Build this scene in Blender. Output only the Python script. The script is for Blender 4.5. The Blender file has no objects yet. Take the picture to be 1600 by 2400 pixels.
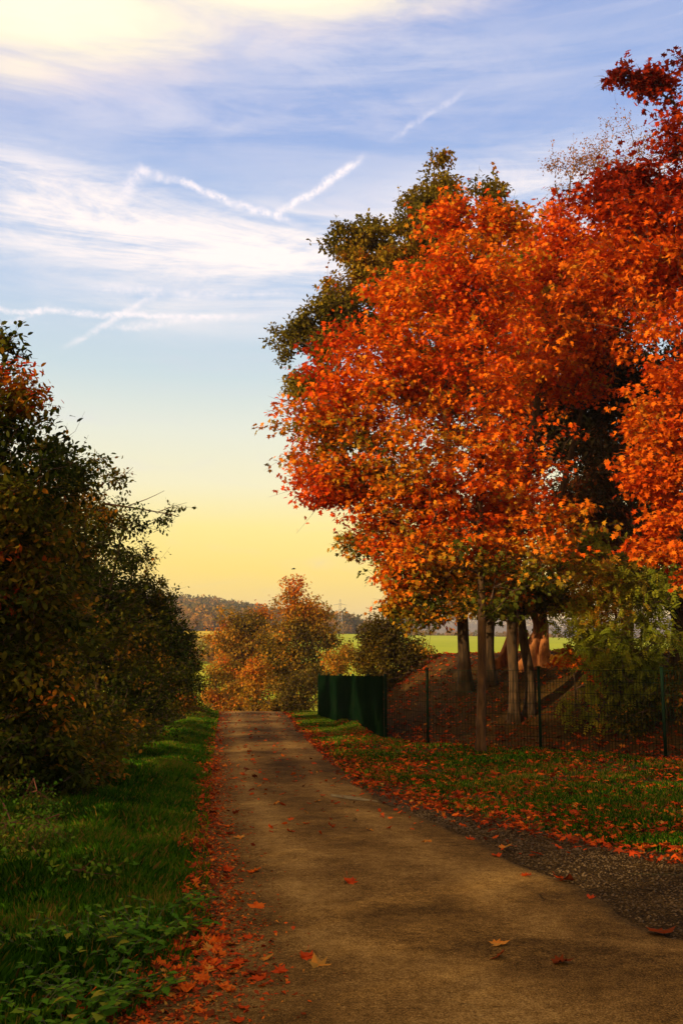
import bpy, math, random
import numpy as np
from mathutils import Vector
C = bpy.context.scene
COL = C.collection
R = math.radians
# ------------------------------------------------------------------ camera, sky, sun, exposure
F = 2333.33; PITCH = R(8.8); CAMH = 1.6
cam = bpy.data.cameras.new('camera'); camo = bpy.data.objects.new('camera', cam); COL.objects.link(camo)
camo.location = (0, 0, CAMH); camo.rotation_euler = (R(90) + PITCH, 0, 0)
cam.sensor_fit = 'HORIZONTAL'; cam.sensor_width = 24; cam.lens = 35; cam.clip_end = 9000; cam.clip_start = 0.05
C.camera = camo
C.view_settings.view_transform = 'Standard'; C.view_settings.look = 'None'
C.view_settings.exposure = 0.22; C.view_settings.gamma = 1.0
C.render.resolution_x = 682; C.render.resolution_y = 1024
C.cycles.max_bounces = 6; C.cycles.diffuse_bounces = 3; C.cycles.glossy_bounces = 2
C.cycles.transmission_bounces = 3; C.cycles.transparent_max_bounces = 4; C.cycles.volume_bounces = 0
SUN_AZ = R(180 + 50)      # clockwise from +Y: behind the camera, to the left
SUN_EL = R(13.5)
sd = Vector((math.sin(SUN_AZ) * math.cos(SUN_EL), math.cos(SUN_AZ) * math.cos(SUN_EL), math.sin(SUN_EL)))
sun = bpy.data.lights.new('sun', 'SUN'); sun.energy = 5.0; sun.angle = R(0.7); sun.color = (1.0, 0.78, 0.48)
suno = bpy.data.objects.new('sun', sun); COL.objects.link(suno)
suno.rotation_euler = sd.to_track_quat('Z', 'Y').to_euler()

def ray(px, py):
    dx = (px - 800) / F; dy = (1200 - py) / F
    return np.array([dx, math.cos(PITCH) - dy * math.sin(PITCH), math.sin(PITCH) + dy * math.cos(PITCH)])
def P(px, py, Y):            # point seen at that pixel of the photograph, at distance Y
    d = ray(px, py); t = Y / d[1]
    return np.array([d[0] * t, Y, CAMH + d[2] * t])
def G(px, py, z=0.0):        # point of level ground
    d = ray(px, py); t = (z - CAMH) / d[2]
    return np.array([d[0] * t, d[1] * t, z])
def srgb(r, g, b):
    f = lambda c: c / 12.92 if c <= 0.04045 else ((c + 0.055) / 1.055) ** 2.4
    return (f(r / 255), f(g / 255), f(b / 255), 1)

class NT:
    def __init__(s, nt): s.n = nt.nodes; s.l = nt.links
    def new(s, t, **k):
        n = s.n.new(t)
        for a, b in k.items(): setattr(n, a, b)
        return n
    def set(s, inp, v):
        if hasattr(v, 'is_output'): s.l.new(v, inp)
        elif v is not None: inp.default_value = v
    def m(s, op, a, b=None, c=None, clamp=False):
        n = s.new('ShaderNodeMath', operation=op); n.use_clamp = clamp
        s.set(n.inputs[0], a); s.set(n.inputs[1], b); s.set(n.inputs[2], c)
        return n.outputs[0]
    def vm(s, op, a, b=None):
        n = s.new('ShaderNodeVectorMath', operation=op); s.set(n.inputs[0], a); s.set(n.inputs[1], b)
        return n.outputs['Value'] if op in ('DOT_PRODUCT', 'LENGTH', 'DISTANCE') else n.outputs[0]
    def noise(s, vec, scale, detail=4, rough=0.55, dist=0.0):
        n = s.new('ShaderNodeTexNoise'); s.set(n.inputs['Vector'], vec)
        n.inputs['Scale'].default_value = scale; n.inputs['Detail'].default_value = detail
        n.inputs['Roughness'].default_value = rough; n.inputs['Distortion'].default_value = dist
        return n.outputs['Fac']
    def ramp(s, fac, stops, interp='LINEAR'):
        n = s.new('ShaderNodeValToRGB'); cr = n.color_ramp; cr.interpolation = interp
        while len(cr.elements) < len(stops): cr.elements.new(0.5)
        for e, (p, c) in zip(cr.elements, stops):
            e.position = p; e.color = c if len(c) == 4 else (*c, 1)
        s.set(n.inputs[0], fac); return n.outputs[0]
    def mix(s, f, a, b, mode='MIX'):
        n = s.new('ShaderNodeMix', data_type='RGBA', blend_type=mode)
        s.set(n.inputs[0], f); s.set(n.inputs[6], a); s.set(n.inputs[7], b); return n.outputs[2]
    def maprange(s, v, a, b, c=0.0, d=1.0, interp='SMOOTHSTEP'):
        n = s.new('ShaderNodeMapRange', interpolation_type=interp)
        s.set(n.inputs[0], v)
        for i, x in enumerate((a, b, c, d)): n.inputs[i + 1].default_value = x
        return n.outputs[0]

# world: Nishita base under a dusk gradient, cirrus and old contrails laid out by azimuth and elevation
W = bpy.data.worlds.new('World'); C.world = W; W.use_nodes = True
w = NT(W.node_tree); W.node_tree.nodes.clear()
tc = w.new('ShaderNodeTexCoord').outputs['Generated']
sep = w.new('ShaderNodeSeparateXYZ'); w.l.new(tc, sep.inputs[0])
az = w.m('MULTIPLY', w.m('ARCTAN2', sep.outputs[0], sep.outputs[1]), 180 / math.pi)
el = w.m('MULTIPLY', w.m('ARCSINE', sep.outputs[2]), 180 / math.pi)
def AE(px, py):
    d = ray(px, py); d /= np.linalg.norm(d)
    return math.degrees(math.atan2(d[0], d[1])), math.degrees(math.asin(d[2]))
ae = w.new('ShaderNodeCombineXYZ'); w.l.new(az, ae.inputs[0]); w.l.new(el, ae.inputs[1]); ae = ae.outputs[0]
def el_of(py): return AE(800, py)[1]
grad = [(-4, srgb(120, 95, 60)), (0.5, srgb(226, 200, 130)), (el_of(1460), srgb(254, 212, 92)), (el_of(1340), srgb(266, 228, 78)), (el_of(1240), srgb(258, 236, 128)),
        (el_of(1140), srgb(246, 238, 192)), (el_of(1010), srgb(228, 232, 214)), (el_of(880), srgb(196, 216, 222)),
        (el_of(700), srgb(176, 200, 228)), (el_of(500), srgb(158, 186, 226)), (el_of(300), srgb(138, 167, 220)),
        (el_of(120), srgb(140, 167, 218)), (el_of(-400), srgb(125, 143, 205)), (88, srgb(105, 122, 190))]
base = w.ramp(w.m('DIVIDE', w.m('ADD', el, 4), 92), [((e + 4) / 92, c) for e, c in grad])
sky = w.new('ShaderNodeTexSky', sky_type='NISHITA'); sky.sun_disc = False
sky.sun_elevation = SUN_EL; sky.sun_rotation = SUN_AZ; sky.air_density = 1.0; sky.dust_density = 1.5
skyc = w.vm('SCALE', sky.outputs[0]); skyc.node.inputs['Scale'].default_value = 0.10
base = w.mix(0.12, base, skyc)
# cirrus
strv = w.new('ShaderNodeMapping'); w.l.new(ae, strv.inputs[0]); strv.inputs['Scale'].default_value = (0.05, 0.42, 1); strv.inputs['Rotation'].default_value = (0, 0, R(-4))
n1 = w.noise(strv.outputs[0], 1.0, 10, 0.66, 0.8)
strv2 = w.new('ShaderNodeMapping'); w.l.new(ae, strv2.inputs[0]); strv2.inputs['Scale'].default_value = (0.10, 0.42, 1); strv2.inputs['Location'].default_value = (3, 7, 2); strv2.inputs['Rotation'].default_value = (0, 0, R(7))
n2 = w.noise(strv2.outputs[0], 1.2, 10, 0.70, 0.6)
def blob(px, py, sx, sy, rot=0):      # soft mask round a sky direction, sizes in degrees
    a, e = AE(px, py)
    mp = w.new('ShaderNodeMapping', vector_type='TEXTURE'); w.l.new(ae, mp.inputs[0])
    mp.inputs['Location'].default_value = (a, e, 0); mp.inputs['Rotation'].default_value = (0, 0, R(rot)); mp.inputs['Scale'].default_value = (sx, sy, 1)
    return w.maprange(w.vm('LENGTH', mp.outputs[0]), 0.0, 1.0, 1.0, 0.0)
def addm(*a):
    r = a[0]
    for b in a[1:]: r = w.m('ADD', r, b)
    return r
mask = addm(w.m('MULTIPLY', blob(250, 560, 26, 4.2, -3), 1.05), w.m('MULTIPLY', blob(900, 560, 20, 5, 2), 0.85),
            w.m('MULTIPLY', blob(400, 740, 17, 2.2, 0), 0.5), w.m('MULTIPLY', blob(1350, 450, 14, 4.5, 0), 0.9),
            w.m('MULTIPLY', blob(100, 420, 14, 3, -6), 0.7), w.m('MULTIPLY', blob(900, 250, 30, 5, 6), 0.35),
            w.m('MULTIPLY', blob(250, 230, 16, 3.5, 3), 0.30), w.m('MULTIPLY', blob(700, 60, 16, 3.4, -3), 0.5))
cir = w.m('MULTIPLY', mask, w.maprange(w.m('ADD', w.m('MULTIPLY', n1, 0.6), w.m('MULTIPLY', n2, 0.4)), 0.34, 0.62), clamp=True)
back = w.m('MULTIPLY', w.maprange(n1, 0.45, 0.7), w.m('MULTIPLY', w.maprange(el, 14, 26), 0.22))
cir = w.m('MAXIMUM', cir, back)
c1 = w.mix(w.m('MULTIPLY', cir, 0.95), base, srgb(250, 238, 233))
# heavy bright cloud, upper left
big = w.m('MAXIMUM', blob(60, -10, 24, 5.6, 1), w.m('MULTIPLY', blob(700, -50, 26, 4.6, 3), 0.95))
big = w.m('MAXIMUM', big, w.m('MULTIPLY', blob(10, 150, 10, 3.4, 6), 0.60))
nb = w.noise(strv2.outputs[0], 1.1, 10, 0.62, 0.5)
bigf = w.maprange(w.m('ADD', w.m('MULTIPLY', big, 1.0), w.m('MULTIPLY', w.m('SUBTRACT', nb, 0.5), 1.25)), 0.0, 0.85)
c1 = w.mix(w.m('MULTIPLY', bigf, 0.97), c1, w.ramp(w.m('ADD', big, w.m('MULTIPLY', w.m('SUBTRACT', n2, 0.5), 0.5)), [(0.05, srgb(206, 202, 222)), (0.4, srgb(236, 222, 216)), (0.75, srgb(247, 234, 208)), (1, srgb(256, 246, 218))]))
# contrails
wob = w.m('ADD', w.m('MULTIPLY', w.m('SUBTRACT', w.noise(ae, 0.35, 3, 0.6), 0.5), 0.9), w.m('MULTIPLY', w.m('SUBTRACT', w.noise(ae, 2.2, 5, 0.75), 0.5), 0.22))
brk = w.maprange(w.noise(ae, 1.6, 7, 0.7), 0.36, 0.62)
def trail(x0, y0, x1, y1, wd, amt, prev, fade0=0.15, fade1=0.15):
    a = np.array(AE(x0, y0)); b = np.array(AE(x1, y1)); L = np.linalg.norm(b - a); t = (b - a) / L; n = (-t[1], t[0])
    al = w.m('SUBTRACT', w.vm('DOT_PRODUCT', ae, (t[0], t[1], 0)), float(a @ t))
    ds = w.m('ABSOLUTE', w.m('ADD', w.m('SUBTRACT', w.vm('DOT_PRODUCT', ae, (n[0], n[1], 0)), float(a @ np.array(n))), wob))
    mk = w.m('MULTIPLY', w.maprange(ds, 0.0, wd * 0.85, 1.0, 0.0), w.m('MULTIPLY', w.maprange(al, -L * 0.02, L * fade0), w.maprange(al, L * (1 - fade1), L * 1.02, 1.0, 0.0)))
    mk = w.m('MULTIPLY', w.m('MULTIPLY', mk, w.m('ADD', w.m('MULTIPLY', brk, 0.65), 0.25)), amt)
    return w.mix(mk, prev, srgb(252, 240, 240))
for a in ((640, 505, 860, 360, 0.40, 1.0, 0.05, 0.2), (400, 420, 720, 530, 0.36, 0.9, 0.1, 0.3), (905, 330, 1110, 200, 0.30, 0.35, 0.2, 0.3),
          (270, 480, 345, 385, 0.75, 0.6, 0.4, 0.2), (320, 395, 420, 430, 0.42, 0.6, 0.2, 0.3), (-120, 712, 660, 740, 0.30, 0.8, 0.05, 0.3),
          (130, 820, 400, 672, 0.34, 0.6, 0.3, 0.3), (-20, 765, 130, 715, 0.3, 0.5, 0.2, 0.3), (170, 672, 720, 690, 0.5, 0.4, 0.2, 0.2), (240, 768, 560, 738, 0.4, 0.5, 0.2, 0.4)):
    c1 = trail(*a[:6], c1, *a[6:])
# the warm half of the sky round the low sun, behind the camera
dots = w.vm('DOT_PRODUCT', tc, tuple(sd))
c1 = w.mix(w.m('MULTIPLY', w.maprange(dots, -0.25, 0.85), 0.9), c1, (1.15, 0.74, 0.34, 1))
c1 = w.mix(w.m('MULTIPLY', w.maprange(el, 48, 75), 0.6), c1, (0.80, 0.66, 0.50, 1))
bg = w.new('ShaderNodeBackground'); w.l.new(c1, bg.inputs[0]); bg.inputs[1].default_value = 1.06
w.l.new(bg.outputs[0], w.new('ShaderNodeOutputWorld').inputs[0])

# ------------------------------------------------------------------ helpers
def tag(o, label=None, cat=None, group=None, kind=None):
    for k, v in (('label', label), ('category', cat), ('group', group), ('kind', kind)):
        if v: o[k] = v
    return o
def empty(name, loc, label, cat, group=None):
    o = bpy.data.objects.new(name, None); o.empty_display_size = 0.3; o.location = [float(v) for v in loc]; COL.objects.link(o)
    return tag(o, label, cat, group)
def mesh_np(name, V, Fc, mat, parent=None, rnd=None, smooth=False):
    """V (n,3) world coords, Fc (m,k) int; moved into the parent's frame"""
    V = np.asarray(V, np.float32); 
    if parent is not None: V = V - np.array(parent.location, np.float32)
    me = bpy.data.meshes.new(name); Fc = np.asarray(Fc, np.int32); m, k = Fc.shape
    me.vertices.add(len(V)); me.vertices.foreach_set('co', V.ravel())
    me.loops.add(m * k); me.loops.foreach_set('vertex_index', Fc.ravel())
    me.polygons.add(m); me.polygons.foreach_set('loop_start', np.arange(0, m * k, k, dtype=np.int32))
    me.polygons.foreach_set('loop_total', np.full(m, k, np.int32))
    if smooth: me.polygons.foreach_set('use_smooth', np.ones(m, bool))
    if rnd is not None:
        a = me.attributes.new('rnd', 'FLOAT', 'FACE'); a.data.foreach_set('value', np.asarray(rnd, np.float32))
    me.update(calc_edges=True)
    me.materials.append(mat)
    o = bpy.data.objects.new(name, me); COL.objects.link(o)
    if parent is not None: o.parent = parent
    return o
def sstep(a, b, x):
    t = np.clip((np.asarray(x, float) - a) / (b - a), 0, 1); return t * t * (3 - 2 * t)
def vnoise(x, y, seed=0):       # smooth value noise
    x = np.asarray(x, float); y = np.asarray(y, float); xi = np.floor(x).astype(np.int64); yi = np.floor(y).astype(np.int64); fx = x - xi; fy = y - yi
    def h(a, b):
        q = (a * 374761393 + b * 668265263 + seed * 1274126177) & 0xffffffff
        q = ((q ^ (q >> 13)) * 1274126177) & 0xffffffff
        return ((q ^ (q >> 16)) & 0xffff) / 65535.0
    u = fx * fx * (3 - 2 * fx); v = fy * fy * (3 - 2 * fy)
    return (h(xi, yi) * (1 - u) + h(xi + 1, yi) * u) * (1 - v) + (h(xi, yi + 1) * (1 - u) + h(xi + 1, yi + 1) * u) * v

# ------------------------------------------------------------------ materials
def newmat(name):
    m = bpy.data.materials.new(name); m.use_nodes = True; m.node_tree.nodes.clear(); return m, NT(m.node_tree)
def finish(t, sh): t.l.new(sh, t.new('ShaderNodeOutputMaterial').inputs[0])
def leafmat(name, stops, trans=0.35, gloss=0.05):
    m, t = newmat(name)
    at = t.new('ShaderNodeAttribute', attribute_name='rnd')
    col = t.ramp(at.outputs['Fac'], stops)
    d = t.new('ShaderNodeBsdfDiffuse'); t.l.new(col, d.inputs[0])
    tr = t.new('ShaderNodeBsdfTranslucent'); t.l.new(col, tr.inputs[0])
    mx = t.new('ShaderNodeMixShader'); mx.inputs[0].default_value = trans; t.l.new(d.outputs[0], mx.inputs[1]); t.l.new(tr.outputs[0], mx.inputs[2])
    if gloss:
        g = t.new('ShaderNodeBsdfGlossy'); g.inputs['Roughness'].default_value = 0.5; g.inputs[0].default_value = (.7, .5, .25, 1)
        m2 = t.new('ShaderNodeMixShader'); m2.inputs[0].default_value = gloss; t.l.new(mx.outputs[0], m2.inputs[1]); t.l.new(g.outputs[0], m2.inputs[2]); mx = m2
    finish(t, mx.outputs[0]); return m
def pmat(name, colf, rough=0.9, bump=None, metallic=0.0, spec=0.3):
    m, t = newmat(name); b = t.new('ShaderNodeBsdfPrincipled'); geo = t.new('ShaderNodeTexCoord').outputs['Object']
    col, h = colf(t, geo)
    t.set(b.inputs['Base Color'], col); b.inputs['Roughness'].default_value = rough; b.inputs['Metallic'].default_value = metallic
    b.inputs['Specular IOR Level'].default_value = spec
    if h is not None and bump:
        bp = t.new('ShaderNodeBump'); bp.inputs['Strength'].default_value = bump[0]; bp.inputs['Distance'].default_value = bump[1]
        t.l.new(h, bp.inputs['Height']); t.l.new(bp.outputs[0], b.inputs['Normal'])
    finish(t, b.outputs[0]); return m
def barkf(c0, c1, sc=9):
    def f(t, g):
        mp = t.new('ShaderNodeMapping'); t.l.new(g, mp.inputs[0]); mp.inputs['Scale'].default_value = (1, 1, 0.18)
        n = t.noise(mp.outputs[0], sc, 6, 0.65, 0.4); return t.ramp(n, [(0.32, c0), (0.68, c1)]), n
    return f
M = {}
M['bark'] = pmat('grey_brown_bark', barkf((.022, .013, .005), (.10, .050, .015), 16), 0.95, (0.9, 0.03))
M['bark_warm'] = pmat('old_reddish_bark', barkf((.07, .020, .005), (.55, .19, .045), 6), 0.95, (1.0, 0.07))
M['bark_mottled'] = pmat('mottled_maple_bark', barkf((.018, .009, .003), (.14, .066, .019), 14), 0.95, (0.8, 0.02))
M['twig'] = pmat('twig_bark', lambda t, g: (t.ramp(t.noise(g, 5, 3), [(0.3, (.05, .026, .013)), (0.7, (.14, .07, .035))]), None), 0.9)
M['red_stem'] = pmat('reddish_shoot', lambda t, g: ((.16, .055, .02, 1), None), 0.8)
M['maple'] = leafmat('maple_leaves', [(0, (.34, .016, .003)), (.22, (.58, .046, .003)), (.45, (.76, .110, .004)), (.64, (.80, .215, .008)), (.78, (.54, .24, .012)), (.88, (.24, .17, .012)), (1, (.075, .085, .008))], 0.27, .01)
M['maple_deep'] = leafmat('deep_red_maple_leaves', [(0, (.16, .010, .004)), (.3, (.40, .028, .003)), (.6, (.68, .095, .004)), (.85, (.78, .18, .008)), (1, (.45, .18, .012))], 0.25, .01)
M['oak'] = leafmat('oak_leaves', [(0, (.07, .065, .006)), (.35, (.17, .13, .008)), (.65, (.32, .21, .012)), (.85, (.44, .22, .012)), (1, (.58, .14, .010))], 0.3, .02)
M['beech'] = leafmat('beech_leaves', [(0, (.015, .018, .004)), (.4, (.045, .038, .008)), (.65, (.14, .05, .011)), (.85, (.36, .09, .012)), (1, (.5, .12, .014))], 0.25)
M['ash'] = leafmat('rowan_leaflets', [(0, (.07, .10, .008)), (.5, (.19, .22, .014)), (.85, (.34, .30, .018)), (1, (.55, .22, .015))], 0.4, .01)
M['wispy'] = leafmat('birch_leaves', [(0, (.12, .06, .012)), (.5, (.38, .17, .02)), (1, (.55, .16, .015))], 0.4)
M['hedge'] = leafmat('hedge_leaves', [(0, (.015, .026, .002)), (.25, (.038, .050, .003)), (.5, (.11, .095, .005)), (.66, (.25, .12, .008)), (.8, (.42, .14, .008)), (.9, (.54, .10, .008)), (1, (.5, .035, .008))], 0.35, .012)
M['bush'] = leafmat('autumn_bush_leaves', [(0, (.06, .045, .006)), (.3, (.18, .12, .010)), (.55, (.40, .20, .012)), (.8, (.62, .19, .010)), (1, (.68, .11, .008))], 0.3, .02)
M['grass'] = leafmat('grass_blades', [(0, (.012, .042, .002)), (.4, (.042, .135, .004)), (.75, (.11, .26, .008)), (.92, (.22, .22, .018)), (1, (.40, .22, .035))], 0.3, 0.0)
M['litter'] = leafmat('fallen_leaf_surface', [(0, (.07, .016, .004)), (.22, (.20, .030, .005)), (.42, (.42, .040, .005)), (.65, (.58, .080, .005)), (.85, (.60, .16, .012)), (1, (.38, .19, .03))], 0.12, .015)
M['forest'] = leafmat('far_forest_leaves', [(0, (.04, .048, .014)), (.35, (.10, .09, .02)), (.6, (.24, .14, .025)), (.85, (.38, .17, .03)), (1, (.44, .24, .04))], 0.25, 0)
M['nettle'] = leafmat('nettle_leaves', [(0, (.022, .065, .004)), (.5, (.065, .17, .008)), (.85, (.15, .22, .012)), (1, (.34, .22, .02))], 0.3, .01)
M['red'] = M['red_stem']
M['green_paint'] = pmat('dark_green_coating', spec=0.1, rough=.8, colf= lambda t, g: (t.ramp(t.noise(g, 3, 4), [(0.3, (.002, .012, .004)), (0.7, (.004, .017, .006))]), None))
M['green_screen'] = pmat('green_screening_fabric', lambda t, g: (t.ramp(t.noise(g, 2.2, 6, .6), [(0.3, (.0015, .006, .002)), (0.55, (.0025, .010, .003)), (0.75, (.006, .013, .004))]), t.noise(g, 60, 2)), 1.0, (0.3, 0.004), spec=0.0)
def asphalt(t, g):
    au = t.new('ShaderNodeAttribute', attribute_name='across').outputs['Fac']
    wv = t.m('ADD', au, t.m('MULTIPLY', t.m('SUBTRACT', t.noise(g, .5, 3), .5), .16))
    track = t.m('MAXIMUM', t.maprange(t.m('ABSOLUTE', t.m('SUBTRACT', wv, .27)), 0, .15, 1, 0), t.maprange(t.m('ABSOLUTE', t.m('SUBTRACT', wv, .74)), 0, .15, 1, 0))
    rim = t.maprange(t.m('ADD', t.m('ABSOLUTE', t.m('SUBTRACT', au, .5)), t.m('MULTIPLY', t.m('SUBTRACT', t.noise(g, 5, 5, .7), .5), .10)), .44, .5)
    cv_ = t.new('ShaderNodeTexVoronoi', feature='DISTANCE_TO_EDGE'); wp_ = t.vm('ADD', g, t.vm('SCALE', t.new('ShaderNodeTexNoise').outputs['Color'])); cv_.inputs['Scale'].default_value = .55; t.l.new(wp_, cv_.inputs['Vector'])
    wp_.node.inputs[1].links[0].from_node.inputs['Scale'].default_value = .35; nz_ = wp_.node.inputs[1].links[0].from_node.inputs[0].links[0].from_node; t.l.new(g, nz_.inputs['Vector']); nz_.inputs['Scale'].default_value = 2.2; nz_.inputs['Detail'].default_value = 6
    crack = t.m('MULTIPLY', t.maprange(cv_.outputs['Distance'], 0.001, 0.007, 1, 0), t.maprange(t.noise(g, .6, 3), .52, .60))
    big = t.noise(g, 0.35, 4, .6, .5); mid = t.noise(g, 1.8, 5, .62); fine = t.noise(g, 120, 3, .7); grit = t.noise(g, 45, 3, .7)
    s = t.m('ADD', t.m('SUBTRACT', t.m('MULTIPLY', big, 0.98), .115), t.m('ADD', t.m('MULTIPLY', mid, 0.42), t.m('MULTIPLY', t.m('SUBTRACT', grit, 0.5), 0.55)))
    m2 = t.noise(g, 11, 4, .75); s = t.m('ADD', t.m('ADD', s, t.m('MULTIPLY', t.m('SUBTRACT', m2, 0.5), 0.55)), t.m('MULTIPLY', t.m('SUBTRACT', fine, 0.5), 1.5))
    s = t.m('ADD', s, t.m('MULTIPLY', t.m('SUBTRACT', track, .45), .16))
    col = t.ramp(s, [(0.26, (.036, .018, .003)), (0.48, (.125, .062, .012)), (0.66, (.225, .115, .023)), (0.95, (.46, .27, .07))])
    v = t.new('ShaderNodeTexVoronoi'); t.l.new(g, v.inputs['Vector']); v.inputs['Scale'].default_value = 55
    stone = t.maprange(v.outputs['Distance'], 0.0, 0.22, 1.0, 0.0)
    pick = t.maprange(t.new('ShaderNodeSeparateColor').outputs[0], 0.0, 1.0)
    sepc = t.new('ShaderNodeSeparateColor'); t.l.new(v.outputs['Color'], sepc.inputs[0])
    pk = t.maprange(sepc.outputs[0], 0.86, 0.9)
    col = t.mix(t.m('MULTIPLY', t.m('MULTIPLY', stone, pk), 0.6), col, (.42, .28, .12, 1))
    col = t.mix(t.m('MULTIPLY', rim, .75), col, t.ramp(grit, [(.35, (.018, .011, .003)), (.7, (.10, .058, .018))]))
    col = t.mix(t.m('MULTIPLY', crack, .6), col, (.012, .008, .003, 1))
    return col, t.m('SUBTRACT', t.m('ADD', t.m('MULTIPLY', grit, .6), fine), t.m('MULTIPLY', crack, 1.5))
M['asphalt'] = pmat('worn_asphalt', asphalt, 0.95, (0.8, 0.012), spec=0.04)
def gravelf(t, g):
    v = t.new('ShaderNodeTexVoronoi'); t.l.new(g, v.inputs['Vector']); v.inputs['Scale'].default_value = 75
    sc = t.new('ShaderNodeSeparateColor'); t.l.new(v.outputs['Color'], sc.inputs[0])
    b = t.m('ADD', t.m('MULTIPLY', sc.outputs[0], .5), t.m('MULTIPLY', t.noise(g, 1.3, 5, .6), .6))
    c = t.ramp(b, [(0.25, (.011, .006, .002)), (0.6, (.048, .026, .006)), (0.95, (.19, .105, .026))])
    return c, t.m('SUBTRACT', 1, v.outputs['Distance'])
M['gravel'] = pmat('dark_gravel', gravelf, 0.97, (1.0, 0.02), spec=0.04)
M['stone'] = pmat('gravel_stone', lambda t, g: (t.ramp(t.noise(g, 6, 3), [(0.3, (.04, .024, .008)), (0.7, (.17, .10, .035))]), None), 0.9)
M['concrete'] = pmat('pale_patch', lambda t, g: (t.ramp(t.noise(g, 14, 5), [(0.3, (.14, .10, .035)), (0.7, (.32, .23, .09))]), t.noise(g, 60, 3)), 0.95, (0.4, 0.005), spec=0.02)
def groundf(t, g):
    sp = t.new('ShaderNodeSeparateXYZ'); t.l.new(g, sp.inputs[0]); x, y = sp.outputs[0], sp.outputs[1]
    n = t.noise(g, 1.1, 6, .65); nf = t.noise(g, 16, 4, .7)
    near = t.mix(t.maprange(n, .4, .62), t.ramp(nf, [(0.3, (.018, .014, .004)), (0.7, (.10, .060, .018))]), t.ramp(nf, [(0.3, (.012, .028, .004)), (0.7, (.04, .075, .01))]))
    mound = t.ramp(t.m('ADD', t.m('MULTIPLY', n, .4), t.m('MULTIPLY', nf, .6)), [(0.3, (.016, .009, .003)), (0.50, (.070, .035, .007)), (0.64, (.14, .07, .012)), (0.85, (.28, .12, .02))])
    fence_y = t.m('ADD', t.m('MULTIPLY', x, -0.75), 22.3)
    mm = t.m('MULTIPLY', t.maprange(t.m('SUBTRACT', y, fence_y), 0.0, 0.8), t.maprange(x, -0.4, 0.8))
    near = t.mix(mm, near, mound)
    # far fields, in strips
    nb = t.noise(g, 0.02, 4, .6, .3); n3 = t.noise(g, 0.3, 4, .7)
    strip = t.m('ADD', y, t.m('MULTIPLY', x, 0.35)); strip = t.m('ADD', strip, t.m('MULTIPLY', t.m('SUBTRACT', nb, .5), 14))
    green = t.ramp(t.m('ADD', t.m('MULTIPLY', nb, .6), t.m('MULTIPLY', n3, .4)), [(0.3, (.30, .37, .010)), (0.7, (.47, .50, .018))])
    gold = t.ramp(nb, [(0.3, (.60, .42, .02)), (0.7, (.70, .50, .03))])
    f = t.ramp(t.m('DIVIDE', strip, 400), [(0, (0, 0, 0)), (.30, (0, 0, 0)), (.302, (1, 1, 1)), (.335, (1, 1, 1)), (.337, (0, 0, 0)), (.56, (0, 0, 0)), (.565, (1, 1, 1)), (.9, (1, 1, 1))], 'LINEAR')
    left = t.maprange(x, -26, -14, 1.0, 0.0)
    far = t.mix(t.m('MULTIPLY', f, left), green, gold)
    wood = t.ramp(t.noise(g, 0.06, 6, .75), [(0.3, (.03, .035, .014)), (0.5, (.085, .06, .02)), (0.72, (.20, .12, .035))])
    far = t.mix(t.maprange(y, 372, 384), far, wood)
    edge = t.maprange(t.m('ADD', y, t.m('MULTIPLY', n, 6)), 66, 84)
    return t.mix(edge, near, far), nf
M['ground'] = pmat('ground_surface', groundf, 1.0, (0.6, 0.03), spec=0.05)

# ------------------------------------------------------------------ terrain
FENCE = [G(900, 1735)[:2], G(1003, 1747)[:2], G(1267, 1760)[:2], G(1560, 1780)[:2]]
FENCE += [FENCE[3] + (FENCE[3] - FENCE[2]) * 1.0, FENCE[3] + (FENCE[3] - FENCE[2]) * 2.0]
SCREEN = [G(900, 1735)[:2], G(745, 1681)[:2]]
fx = np.array([p[0] for p in FENCE]); fy = np.array([p[1] for p in FENCE])
ROADR = np.array([G(*p)[:2] for p in ((1600, 2216), (1532, 2188), (1417, 2125), (1320, 2073), (1199, 2018), (1102, 1965), (998, 1928), (900, 1884), (838, 1838), (760, 1768), (712, 1718), (682, 1680))])
ROADL = np.array([G(*p)[:2] for p in ((230, 2420), (402, 2326), (446, 2240), (482, 2180), (478, 2125), (473, 1991), (482, 1902), (491, 1786), (500, 1723), (509, 1678))])
def roadL(y): return np.interp(y, np.r_[[-30, 2, ], ROADL[:, 1], [60, 110]], np.r_[[-4.2, -3.4], ROADL[:, 0], [ROADL[-1, 0] - 3.4, ROADL[-1, 0] - 12]])
def roadR(y): return np.interp(y, np.r_[[-30, 2, 5.5], ROADR[:, 1], [60, 110]], np.r_[[9, 8.6, 4.6], ROADR[:, 0], [ROADR[-1, 0] - 3.0, ROADR[-1, 0] - 11.5]])
GY = np.array([48, 75, 105, 130, 230, 360, 460, 650, 900, 1500, 2200, 3000, 5000.])
GU = np.array([-3, -.4, -.15, 0, .1, .16, .25, .4, 3])
GZ = np.array([[-0.6] * 9, [-2.2] * 9, [-1.6] * 9, [0.6, 0.6, .6, .8, 1.6, 1.6, 1.7, 1.8, 1.8], [7.0] * 3 + [6.8] * 6, [14, 14, 14, 13, 12.4, 12, 11.5, 11, 11],
               [18, 18, 18, 15, 12, 11, 11, 12, 12], [44, 43, 40, 24, 12, 9, 10, 13, 13], [10] * 9, [40, 40, 40, 35, 35, 35, 38, 50, 50],
               [60, 60, 60, 80, 97, 97, 82, 105, 110], [40] * 9, [30] * 9])
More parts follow.
